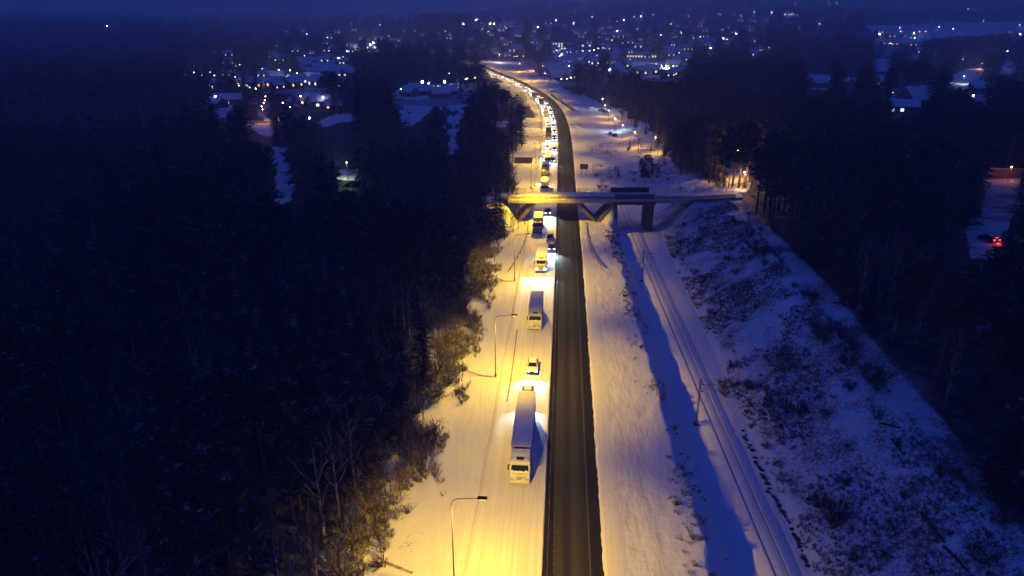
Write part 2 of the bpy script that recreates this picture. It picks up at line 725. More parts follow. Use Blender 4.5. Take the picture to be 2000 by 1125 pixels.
def spot(name, loc, aim, watt, col, size, blend, radius=0.15, parent=None, wing=None):
    L = bpy.data.lights.new(name, 'SPOT')
    L.energy = watt
    L.color = col
    L.spot_size = RAD(size)
    L.spot_blend = blend
    L.shadow_soft_size = radius
    if wing:                          # road lantern optics: throws further along and across than straight down
        L.use_nodes = True
        t = L.node_tree
        em = t.nodes['Emission']
        cx_ = t.nodes.new('ShaderNodeTexCoord')
        sp = t.nodes.new('ShaderNodeSeparateXYZ')
        ab = t.nodes.new('ShaderNodeMath')
        ab.operation = 'ABSOLUTE'
        cr_ = t.nodes.new('ShaderNodeValToRGB')
        el = cr_.color_ramp.elements
        while len(el) < len(wing):
            el.new(.5)
        for q, (c_, v_) in zip(el, sorted(wing)):
            q.position = c_
            q.color = (v_ / 4, v_ / 4, v_ / 4, 1)
        ml = t.nodes.new('ShaderNodeMath')
        ml.operation = 'MULTIPLY'
        ml.inputs[1].default_value = 4
        t.links.new(cx_.outputs['Normal'], sp.inputs[0])
        t.links.new(sp.outputs[2], ab.inputs[0])
        t.links.new(ab.outputs[0], cr_.inputs[0])
        t.links.new(cr_.outputs[0], ml.inputs[0])
        t.links.new(ml.outputs[0], em.inputs['Strength'])
    o = bpy.data.objects.new(name, L)
    COL.objects.link(o)
    o.location = loc
    d = Vector(aim).normalized()
    o.rotation_euler = d.to_track_quat('-Z', 'Y').to_euler()
    if parent:
        o.parent = parent
    return o


def point(name, loc, watt, col, radius=0.3, parent=None):
    L = bpy.data.lights.new(name, 'POINT')
    L.energy = watt
    L.color = col
    L.shadow_soft_size = radius
    o = bpy.data.objects.new(name, L)
    COL.objects.link(o)
    o.location = loc
    if parent:
        o.parent = parent
    return o


ORD = ['first', 'second', 'third', 'fourth', 'fifth', 'sixth', 'seventh', 'eighth', 'ninth', 'tenth', 'eleventh', 'twelfth',
       'thirteenth', 'fourteenth', 'fifteenth', 'sixteenth', 'seventeenth', 'eighteenth', 'nineteenth', 'twentieth',
       'twenty-first', 'twenty-second', 'twenty-third', 'twenty-fourth']

# ------------------------------------------------------------------ where the picture shows open ground (source pixels)
CLEAR = [
    [(718, 1125), (742, 1000), (765, 900), (800, 820), (845, 745), (880, 660), (905, 600), (925, 540), (962, 480), (992, 440),
     (1012, 400), (1016, 330), (1010, 300), (1040, 250), (1044, 225), (1036, 205), (1012, 180), (985, 165), (950, 140), (945, 118),
     (985, 115), (1040, 130), (1095, 170), (1130, 186), (1170, 198), (1205, 208), (1225, 232), (1262, 240), (1292, 268), (1298, 300), (1312, 335), (1345, 352),
     (1350, 376), (1450, 378), (1448, 392), (1500, 440), (1560, 500), (1620, 560), (1750, 720), (1850, 830), (1930, 950), (2010, 1060),
     (2010, 1200), (700, 1200)],
    [(536, 335), (570, 340), (572, 385), (556, 402), (536, 395)],
    [(530, 285), (560, 290), (562, 335), (540, 335)],
    [(480, 245), (520, 240), (540, 262), (530, 268), (505, 262)],
    [(505, 200), (524, 200), (530, 236), (512, 236)],
    [(790, 205), (856, 208), (852, 222), (815, 236), (794, 250)],
    [(565, 188), (640, 190), (632, 205), (570, 207)],
    [(620, 240), (650, 222), (700, 222), (690, 236), (640, 250)],
    [(418, 222), (428, 205), (450, 205), (452, 222), (440, 236)],
    [(775, 178), (812, 168), (890, 172), (885, 192), (800, 195), (770, 192)],
    [(580, 112), (680, 112), (680, 138), (600, 140)],
    [(1058, 122), (1114, 122), (1112, 148), (1075, 152)],
    [(1318, 100), (1344, 100), (1344, 128), (1318, 128)],
    [(1688, 50), (2010, 42), (2010, 62), (1790, 82), (1735, 88)],
    [(1780, 78), (1800, 78), (1795, 108), (1780, 118)],
    [(1705, 115), (1736, 115), (1734, 140), (1706, 140)],
    [(1954, 118), (1982, 118), (1976, 148), (1956, 140)],
    [(1850, 150), (1910, 132), (1912, 160), (1858, 163)],
    [(1925, 352), (1998, 352), (1992, 400), (1962, 462), (1930, 462), (1918, 430)],
    [(1922, 335), (1998, 335), (1998, 352), (1922, 352)],
    [(1885, 425), (1945, 425), (1962, 505), (1895, 505)],
    [(1418, 312), (1468, 315), (1464, 375), (1410, 375)],
    [(1575, 145), (1618, 145), (1616, 176), (1574, 172)], [(1648, 152), (1676, 150), (1674, 172), (1648, 178)],
    [(1742, 186), (1816, 188), (1812, 216), (1740, 216)], [(1714, 146), (1736, 146), (1726, 168), (1716, 168)],
    [(1898, 168), (1930, 170), (1928, 184), (1902, 180)],
    [(880, 205), (900, 205), (882, 300), (862, 300)],
    [(660, 330), (700, 330), (704, 352), (652, 352)],
    [(965, 236), (1000, 238), (1000, 248), (965, 248)],
    [(510, 150), (570, 150), (568, 166), (514, 166)],
    [(715, 84), (738, 84), (735, 98), (715, 98)],
    [(1225, 100), (1272, 100), (1272, 118), (1225, 118)], [(1250, 122), (1330, 122), (1328, 152), (1252, 150)],
    [(1083, 86), (1150, 86), (1150, 120), (1083, 120)],
]
DENSE = [[(700, 165), (740, 105), (850, 95), (950, 110), (960, 160)], [(780, 95), (800, 60), (850, 38), (905, 35), (925, 60), (910, 95)],
         [(1300, 330), (1330, 120), (1500, 95), (1740, 110), (1740, 145), (1700, 330)], [(0, 1125), (0, 195), (530, 240), (530, 1125)],
         [(1800, 110), (1880, 72), (1920, 70), (1990, 90), (1990, 110), (1950, 115), (1840, 150), (1790, 140)],
         [(930, 60), (1100, 70), (1080, 110), (960, 115)]]


def is_clear_pix(px, py):
    px = np.asarray(px, float)
    py = np.asarray(py, float)
    far_ = np.clip((480 - py) / 150, 0, 1) * np.clip((py - 20) / 200, .08, 1)
    px = px + (vnoise(px / 16, py / 13, 301) - .5) * 34 * far_ + (vnoise(px / 5, py / 5, 302) - .5) * 20 * far_
    r = np.zeros(np.shape(px), bool)
    for pl in CLEAR:
        r |= inpoly(px, py, pl)
    return r


# ------------------------------------------------------------------ terrain sheet
def build_ground():
    ys = np.concatenate([np.linspace(8, 30, 24)[:-1], np.geomspace(30, 9000, 640)])
    tx = np.concatenate([np.linspace(-1.25, -0.5, 150)[:-1], np.linspace(-0.5, 0.72, 680), np.linspace(0.72, 1.25, 110)[1:]])
    Y, T = np.meshgrid(ys, tx, indexing='ij')
    X = T * (Y + 12)
    off = road_off(X, Y)
    Z = terr(X, Y, off)
    nr, nc = X.shape
    me = bpy.data.meshes.new('snowy_ground')
    co = np.stack([X, Y, Z], -1).reshape(-1, 3)
    me.vertices.add(len(co))
    me.vertices.foreach_set('co', co.ravel().astype(np.float32))
    idx = np.arange(nr * nc).reshape(nr, nc)
    q = np.stack([idx[:-1, :-1], idx[:-1, 1:], idx[1:, 1:], idx[1:, :-1]], -1).reshape(-1, 4)
    nf = len(q)
    me.loops.add(nf * 4)
    me.loops.foreach_set('vertex_index', q.ravel().astype(np.int32))
    me.polygons.add(nf)
    me.polygons.foreach_set('loop_start', np.arange(0, nf * 4, 4, dtype=np.int32))
    me.polygons.foreach_set('use_smooth', np.ones(nf, bool))
    D = np.hypot(X, Y)
    px, py, _ = P(X, Y, Z)
    clear = is_clear_pix(px, py)
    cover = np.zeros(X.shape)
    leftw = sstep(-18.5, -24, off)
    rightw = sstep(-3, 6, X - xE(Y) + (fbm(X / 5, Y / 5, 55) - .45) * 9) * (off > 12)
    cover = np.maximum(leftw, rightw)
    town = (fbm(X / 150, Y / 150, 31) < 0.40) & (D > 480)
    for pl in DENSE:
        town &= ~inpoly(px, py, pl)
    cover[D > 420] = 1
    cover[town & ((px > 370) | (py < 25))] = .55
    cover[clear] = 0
    # village lanes and yards seen as pale scraps in the far town
    scrub = np.full(X.shape, 0.12)
    t = (X - xD(Y)) / (xE(Y) - xD(Y))
    slope = sstep(-0.05, 0.12, t) * (off > 12) * (Y < 215)
    scrub = np.maximum(scrub, slope * (0.70 + 0.75 * fbm(X / 9, Y / 9, 44)))
    crest = np.exp(-((X - xC(Y) - 0.3) / 1.6) ** 2) * (off > 9) * (Y < 230)
    scrub = np.maximum(scrub, 0.62 * crest)
    ledge = sstep(-11, -15, off) * (1 - sstep(-19, -23, off))
    scrub = np.maximum(scrub, 0.58 * ledge)
    scrub = np.maximum(scrub, (0.45 + .6 * fbm(X / 12, Y / 12, 45)) * ((Y > 205) & (Y < 330) & (off > 14)))
    streak = sstep(6.8, 7.6, off) * (1 - sstep(12, 18, off)) + 0.3 * sstep(-7.5, -8.5, off) * (1 - sstep(-11, -14, off))
    me.update(calc_edges=True)
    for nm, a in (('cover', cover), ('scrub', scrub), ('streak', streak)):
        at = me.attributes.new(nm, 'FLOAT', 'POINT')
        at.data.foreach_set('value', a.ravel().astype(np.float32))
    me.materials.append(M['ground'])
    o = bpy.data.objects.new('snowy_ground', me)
    COL.objects.link(o)
    tag(o, kind='structure')


build_ground()


def ribbon(name, prof, s0, s1, material, step=2.0, jit=None, kind='structure', parent=None, zfun=None):
    """prof: list of (offset, z) across; swept along the road; UV in metres"""
    ss = np.arange(s0, s1 + 0.01, step)
    n = len(prof)
    xs, ysv, zs, us, vs = [], [], [], [], []
    base = None
    bx, by, _, _ = road_at(ss, 0.0)
    D = np.hypot(bx, by)
    base = terr(bx - 3.0, by) + 0.3 if zfun is None else zfun(bx, by)
    for k, (o_, z_) in enumerate(prof):
        oo = np.full(ss.shape, o_)
        zz = np.full(ss.shape, z_) + base
        if jit and k in jit:
            a, b = jit[k]
            oo = oo + (fbm(ss / 3.1, ss * 0 + k * 7.3, 77) - 0.45) * a + (vnoise(ss / 0.8, ss * 0 + k, 78) - 0.5) * a * 0.5
            zz = zz + (fbm(ss / 2.3, ss * 0 + k * 3.1, 79) - 0.45) * b
        x, y, _, _ = road_at(ss, oo)
        xs.append(x)
        ysv.append(y)
        zs.append(zz)
        us.append(oo)
        vs.append(ss)
    X, Y, Z, U, V = [np.stack(a, 1) for a in (xs, ysv, zs, us, vs)]
    me = bpy.data.meshes.new(name)
    r = len(ss)
    idx = np.arange(r * n).reshape(r, n)
    q = np.stack([idx[:-1, :-1], idx[:-1, 1:], idx[1:, 1:], idx[1:, :-1]], -1).reshape(-1, 4)
    me.from_pydata(np.stack([X, Y, Z], -1).reshape(-1, 3).tolist(), [], q.tolist())
    uvl = me.uv_layers.new(name='UVMap')
    fl = q.ravel()
    uv = np.stack([U.ravel()[fl], V.ravel()[fl]], -1)
    uvl.data.foreach_set('uv', uv.ravel().astype(np.float32))
    me.polygons.foreach_set('use_smooth', [True] * len(me.polygons))
    me.materials.append(material)
    o = bpy.data.objects.new(name, me)
    COL.objects.link(o)
    if parent:
        o.parent = parent
    elif kind:
        tag(o, kind=kind)
    return o


S1 = float(RS[-1]) - 30
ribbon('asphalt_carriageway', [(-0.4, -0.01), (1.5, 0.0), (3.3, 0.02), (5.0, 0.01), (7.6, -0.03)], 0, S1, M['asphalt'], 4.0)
ribbon('snow_carriageway', [(-8.9, -0.25), (-8.2, 0.10), (-7.75, 0.30), (-7.35, 0.34), (-7.05, 0.10), (-6.2, 0.075), (-5.6, 0.05),
                            (-5.0, 0.08), (-4.3, 0.055), (-3.4, 0.08), (-2.4, 0.055), (-1.7, 0.08), (-0.8, 0.07), (-0.35, 0.16), (-0.1, 0.17),
                            (0.03, 0.12), (0.07, -0.06)],
       0, S1, M['roadsnow'], 0.8, {1: (0.5, 0.1), 2: (0.35, 0.25), 3: (0.3, 0.3), 4: (0.3, 0.06), 6: (0.3, 0.03), 13: (0.2, 0.1), 14: (0.06, 0.12), 15: (0.06, 0.05), 16: (0.06, 0.0)})
ribbon('snow_verge', [(6.45, -0.06), (6.62, 0.05), (7.0, 0.10), (7.5, 0.13), (8.2, 0.12), (9.0, 0.10), (9.8, -0.1)], 0, S1, M['roadsnow'], 0.8,
       {0: (0.35, 0), 1: (0.35, 0.08), 2: (0.35, 0.15), 3: (0.4, 0.18), 4: (0.5, 0.15)})
ribbon('edge_marking', [(5.02, 0.016), (5.14, 0.016)], 0, 640, M['mark'], 4.0)

# intermittent line along the median side of the lane
mb = MB()
s = 20.0
while s < 420:
    a = road_at(s, 1.22)
    b = road_at(s + 0.5, 1.22)
    nx, ny = a[3] * 0.04, -a[2] * 0.04
    mb.add([(a[0] - nx, a[1] - ny, .006), (a[0] + nx, a[1] + ny, .006), (b[0] + nx, b[1] + ny, .006), (b[0] - nx, b[1] - ny, .006)], [(0, 1, 2, 3)])
    s += 1.0
tag(mb.build('median_marking', M['mark']), kind='structure')

# railway bed: low ballast bank under snow
RAIL_Y = np.arange(18, 232, 2.0)
mb = MB()
prof = [(-3.0, -0.25), (-2.0, 0.12), (-1.0, 0.34), (-0.82, 0.36), (-0.72, 0.26), (-0.55, 0.33), (0.55, 0.33), (0.72, 0.26), (0.82, 0.36),
        (1.0, 0.34), (2.0, 0.14), (3.0, -0.25)]
rows = []
for y in RAIL_Y:
    zb = -2.7 * (1 - float(sstep(212, 246, y)))
    rows.append([(xR(y) + o_, y, zb + z_ + (random.random() - 0.5) * 0.05) for o_, z_ in prof])
vs = [q for r in rows for q in r]
n = len(prof)
mb.add(vs, [(i * n + k, i * n + k + 1, (i + 1) * n + k + 1, (i + 1) * n + k) for i in range(len(rows) - 1) for k in range(n - 1)])
tag(mb.build('railway_bed', M['snow'], smooth=True), kind='structure')
rt = thing('railway_track', 'snow-covered single railway track running in the cutting below the dark bridge piers', 'railway track', (xR(60.), 60, -2.4))
for sd in (-1, 1):
    mb = MB()
    pts = [(xR(y) + sd * 0.72 - rt.location.x, y - 60, -2.7 * (1 - float(sstep(212, 246, y))) + 0.30 - rt.location.z) for y in RAIL_Y]
    mb.tube(pts, 0.05, 5)
    mb.build('rail', M['rust'], rt)


def trail(name, pix, wdt, z=0.03, material=None):
    pts = []
    for (a, b) in pix:
        x, y, zz = ground_at(a, b)
        pts.append(Vector((x, y, 0)))
    dense = []
    for i in range(len(pts) - 1):
        for k in range(14):
            dense.append(pts[i].lerp(pts[i + 1], k / 14))
    dense.append(pts[-1])
    mb_ = MB()
    L, R = [], []
    for i, p in enumerate(dense):
        t = (dense[min(i + 1, len(dense) - 1)] - dense[max(i - 1, 0)]).normalized()
        wv = wdt * (0.7 + 0.6 * random.random())
        a = p + Vector((-t.y, t.x, 0)) * wv * 0.5
        b = p - Vector((-t.y, t.x, 0)) * wv * 0.5
        L.append((a.x, a.y, terr1(a.x, a.y) + z))
        R.append((b.x, b.y, terr1(b.x, b.y) + z))
    n_ = len(dense)
    mb_.add(L + R, [(i, i + 1, n_ + i + 1, n_ + i) for i in range(n_ - 1)])
    return tag(mb_.build(name, material or M['rust']), kind='structure')


M['troddensnow'] = m_bark('trodden_snow', (0.16, 0.13, 0.10), (0.45, 0.42, 0.38), 4.0)
trail('trodden_path', [(893, 712), (915, 728), (940, 737), (970, 738)], 0.28, 0.06, M['troddensnow'])
trail('trodden_path', [(735, 1096), (770, 1108), (806, 1124)], 0.28, 0.06, M['troddensnow'])
trail('trodden_path', [(962, 540), (985, 551), (1005, 552)], 0.28, 0.06, M['troddensnow'])
trail('ridge_side_strip', [(1010, 650), (1004, 700), (998, 745), (990, 790)], 0.22, 0.42, M['troddensnow'])  # thin dark strip along the lane side of the snow ridge

# ------------------------------------------------------------------ wire barrier on the median
wb = thing('wire_barrier', 'low steel wire barrier on slim posts between snowy queue lanes and dark asphalt', 'road barrier', (road_at(20, .55)[0], road_at(20, .55)[1], 0))
wl = Vector(wb.location)
mbp = MB().box((0, 0, 0.36), (0.07, 0.10, 0.74), 0.0)
pm = mbp.mesh('post', M['steel'])
rest = MB()
for i in range(230):
    s = 22 + i * 3.0
    x, y, tx, ty = road_at(s, .55)
    if i < 95:
        o = bpy.data.objects.new('post', pm)
        COL.objects.link(o)
        o.parent = wb
        o.location = Vector((x, y, 0)) - wl
    else:
        rest.box((x - wl.x, y - wl.y, 0.36), (0.07, 0.1, 0.74))
tag(rest.build('posts', M['steel'], wb), kind='stuff')
mb = MB()
ss = np.arange(20, 710, 6.0)
for zc_ in (0.45, 0.62):
    pts = [(road_at(q, .55)[0] - wl.x, road_at(q, .55)[1] - wl.y, zc_) for q in ss]
    mb.tube(pts, 0.018, 4)
mb.build('cable', M['steel'], wb)


def guardrail(label, pts, post_step=4.0, group=None):
    """W-beam rail on posts along ground points"""
    p0 = Vector((*pts[0][:2], 0))
    p0.z = terr1(p0.x, p0.y)
    g = thing('guardrail', label, 'guardrail', p0, 0, group)
    V = [Vector((x, y, max(terr1(x, y), -0.02) + 0.02)) for x, y in pts]
    beam = MB()
    prof_ = [(0.0, 0.45), (0.05, 0.50), (0.0, 0.58), (0.0, 0.62), (0.05, 0.70), (0.0, 0.75), (-0.03, 0.75), (-0.03, 0.45)]
    n_ = len(prof_)
    vs_ = []
    for i, p in enumerate(V):
        t = (V[min(i + 1, len(V) - 1)] - V[max(i - 1, 0)])
        t.z = 0
        t.normalize()
        nr = Vector((t.y, -t.x, 0))
        vs_ += [p + nr * a + Vector((0, 0, b)) - p0 for a, b in prof_]
    beam.add(vs_, [(i * n_ + k, i * n_ + (k + 1) % n_, (i + 1) * n_ + (k + 1) % n_, (i + 1) * n_ + k) for i in range(len(V) - 1) for k in range(n_)])
    beam.build('rail', M['steel'], g)
    acc = 0
    for i in range(len(V)):
        if i == 0 or acc >= post_step:
            acc = 0
            MB().box(V[i] - p0 + Vector((0, 0, 0.3)), (0.1, 0.1, 0.75)).build('post', M['steel'], g)
        if i < len(V) - 1:
            acc += (V[i + 1] - V[i]).length
    return g


def pix_line(pix, n=24):
    out = []
    P_ = [G(a, b) for a, b in pix]
    for i in range(len(P_) - 1):
        for k in range(n):
            f = k / n
            out.append((P_[i][0] * (1 - f) + P_[i + 1][0] * f, P_[i][1] * (1 - f) + P_[i + 1][1] * f))
    out.append(P_[-1])
    return out


guardrail('steel guardrail curving out onto the snow below the bridge V-shaped legs', pix_line([(1141, 437), (1143, 458), (1152, 490), (1163, 510), (1176, 526)], 8))
guardrail('steel guardrail along forest-side shoulder running from the bridge to a lamp post', pix_line([(1031, 440), (1030, 460), (1018, 492), (1003, 520), (992, 535)], 8))
gp = [(road_at(q, -8.0)[0], road_at(q, -8.0)[1]) for q in np.arange(s_of_y(330), s_of_y(560), 3.0)]
guardrail('long steel guardrail on the outside of the far bend beside the headlights', gp, 6.0)

# ------------------------------------------------------------------ road lamps
def make_road_lamp():
    r = thing('street_lamp', '', 'street lamp')
    mb_ = MB()
    pts = [(0, 0, 0), (0, 0, 4), (0, 0, 9.9)]
    rad = [0.085, 0.07, 0.05]
    for k in range(1, 7):
        a = k / 6 * math.pi / 2
        pts.append((0.8 - 0.8 * math.cos(a), 0, 9.9 + 0.8 * math.sin(a)))
        rad.append(0.048)
    pts += [(1.9, 0, 10.78), (2.7, 0, 10.86)]
    rad += [0.042, 0.04]
    mb_.tube(pts, rad, 8)
    mb_.build('pole', M['lampsteel'], r, True)
    h = MB()
    h.box((3.05, 0, 10.9), (0.95, 0.40, 0.18), 0.07)
    h.box((3.0, 0, 11.0), (0.7, 0.28, 0.05), 0.02)
    hd = h.build('lantern', M['dark'], r)
    MB().box((3.1, 0, 10.79), (0.6, 0.28, 0.05), 0.02).build('lamp_glass', M['lampglass'], hd)
    MB().box((0, 0, 0.1), (0.36, 0.36, 0.5), 0.04).build('foot', M['concrete'], r)
    return r


WING = [(0.0, 0.0), (.10, .10), (.20, .06), (.28, .26), (.35, 1.0), (.41, 2.9), (.5, 2.8), (.7, 1.75), (1.0, 1.0)]   # cos of angle off the vertical, relative candela
LAMP_S = [s_of_y(12.5), s_of_y(54.5), s_of_y(99), s_of_y(143), s_of_y(188.9)]
while LAMP_S[-1] < 930:
    LAMP_S.append(LAMP_S[-1] + 45)
lamp0 = make_road_lamp()
LL = ['tall curved-arm street lamp rising from the snow just below the picture edge', 'tall curved-arm street lamp with its lantern left of the nearest lorry cab',
      'tall curved-arm street lamp at the end of the trodden line through snow', 'curved-arm street lamp beside the shoulder guardrail left of the lit lorry',
      'street lamp standing at the left end of the bridge railing']
for i, s in enumerate(LAMP_S):
    o = lamp0 if i == 0 else copy_tree(lamp0)
    x, y, tx, ty = road_at(s, -8.9)
    o.location = (x, y, max(terr1(x, y), 0.0))
    o.rotation_euler = (0, 0, math.atan2(ty, tx) - math.pi / 2)
    o['label'] = LL[i] if i < len(LL) else 'curved-arm street lamp along the queue, %s one beyond the bridge' % ORD[i - len(LL)]
    o['group'] = 'street lamps along the motorway'
    spot('street_light', (3.1, 0, 10.72), (0.0, 0, -1), STREET_W * (1.25 if i in (1, 2) else 1.0), STREET_COL, 172, 0.1, 0.4, o, wing=WING)

# ------------------------------------------------------------------ vehicles (all face -Y, origin at front centre on the road)
def wheel(parent, x, y, r, wd):
    mb_ = MB()
    n_ = 18
    prof_ = [(-wd / 2, r * .62), (-wd / 2, r * .94), (-wd * .38, r), (wd * .38, r), (wd / 2, r * .94), (wd / 2, r * .62)]
    vs_ = []
    for a_, rr in prof_:
        for k in range(n_):
            t = k * 2 * math.pi / n_
            vs_.append((a_, math.cos(t) * rr, math.sin(t) * rr))
    fs_ = []
    for i in range(len(prof_)):
        i2 = (i + 1) % len(prof_)
        for k in range(n_):
            k2 = (k + 1) % n_
            fs_.append((i * n_ + k, i * n_ + k2, i2 * n_ + k2, i2 * n_ + k))
    mb_.add(vs_, fs_)
    o_ = mb_.build('wheel', M['tyre'], parent, True)
    o_.location = (x, y, r)
    h = MB()
    h.tube([(-wd * .42, 0, 0), (wd * .42, 0, 0)], r * .61, 14)
    h.tube([(-wd * .5, 0, 0), (wd * .5, 0, 0)], r * .2, 8)
    h.build('rim', M['rim'], o_)
    return o_


def bil(q, u, v):
    a, b, c, d = [Vector(p) for p in q]
    return (a * (1 - u) + b * u) * (1 - v) + (d * (1 - u) + c * u) * v


def pane(q, u0, u1, v0, v1, th=0.015):
    return MB().slab([bil(q, u0, v0), bil(q, u1, v0), bil(q, u1, v1), bil(q, u0, v1)], th)


def make_car(paint, estate=False, lit=True, van=False):
    r = thing('parked_car', '', 'car')
    L, W, Hh = (4.35, 1.80, 1.48) if not van else (5.0, 1.95, 2.05)
    if van:
        body = [(0.10, .30), (0.0, .55), (0.06, .85), (0.85, 1.12), (L - .05, 1.15), (L, .6), (L - .1, .32)]
        gh = [(0.80, 1.08), (1.55, 1.95), (L - .15, 2.02), (L - .04, 1.12)]
        tw = .80
    else:
        body = [(0.08, .26), (0.0, .45), (0.06, .66), (0.22, .76), (1.15, .94), (L - .3, .98), (L - .03, .90), (L, .55), (L - .1, .28)]
        gh = [(1.05, .92), (1.80, 1.40), (3.25 if not estate else 3.7, 1.44), (L - .12 if estate else 4.1, .97)]
        tw = .62
    hw = W / 2
    b = MB().prism(body, [(-hw, .09), (-hw + .04, .03), (-hw + .12, 0), (hw - .12, 0), (hw - .04, .03), (hw, .09)])
    b.build('body', M[paint], r)
    bw = hw - .07
    c = {}
    for sd in (-1, 1):
        for k, (y, z) in enumerate(gh):
            top = k in (1, 2)
            c[(sd, k)] = (sd * (tw if top else bw), y, z)
    cab = MB()
    vs_ = [c[(-1, k)] for k in range(4)] + [c[(1, k)] for k in range(4)]
    cab.add(vs_, [(0, 1, 2, 3), (7, 6, 5, 4), (0, 4, 5, 1), (1, 5, 6, 2), (2, 6, 7, 3), (3, 7, 4, 0)])
    cab.build('cabin', M[paint], r)
    pane([c[(-1, 0)], c[(1, 0)], c[(1, 1)], c[(-1, 1)]], .05, .95, .08, .93).build('windscreen', M['glass'], r)
    pane([c[(1, 3)], c[(-1, 3)], c[(-1, 2)], c[(1, 2)]], .08, .92, .12, .9).build('rear_window', M['glass'], r)
    for sd in (-1, 1):
        q = [c[(sd, 0)], c[(sd, 3)], c[(sd, 2)], c[(sd, 1)]]
        if sd == -1:
            q = [q[1], q[0], q[3], q[2]]
        if van:
            pane(q, .04 if sd == 1 else .66, .34 if sd == 1 else .96, .15, .88).build('side_window', M['glass'], r)
        else:
            pane(q, .05, .49, .12, .88).build('side_window', M['glass'], r)
            pane(q, .53, .95, .12, .88).build('side_window', M['glass'], r)
        hz = .66 if not van else .85
        hl = MB().box((sd * (hw - .28), .055, hz), (.40, .22, .17), .05, (RAD(-18), 0, RAD(sd * 14)))
        hl.build('headlight', M['lenson'] if lit else M['lensoff'], r)
        MB().box((sd * (hw + .07), gh[0][0] + .35, gh[0][1] + .1), (.2, .12, .14), .04).build('wing_mirror', M['plastic'], r)
        MB().box((sd * (hw - .2), L - .02, .78), (.3, .06, .16), .02).build('tail_light', M['red'], r)
        for y in (.85, L - .85):
            wheel(r, sd * (hw - .12), y, .32, .21)
    MB().box((0, .01, .5), (.9, .06, .16), .02).build('grille', M['plastic'], r)
    MB().box((0, -.02, .40), (.52, .03, .11)).build('number_plate', M['plate'], r)
    rs = MB()
    y0, y1 = gh[1][0] + .08, gh[2][0] - .05
    rs.box((0, (y0 + y1) / 2, gh[1][1] + .055), (tw * 1.86, y1 - y0, .09), .04)
    rs.build('roof_snow', M['snow'], r)
    return r


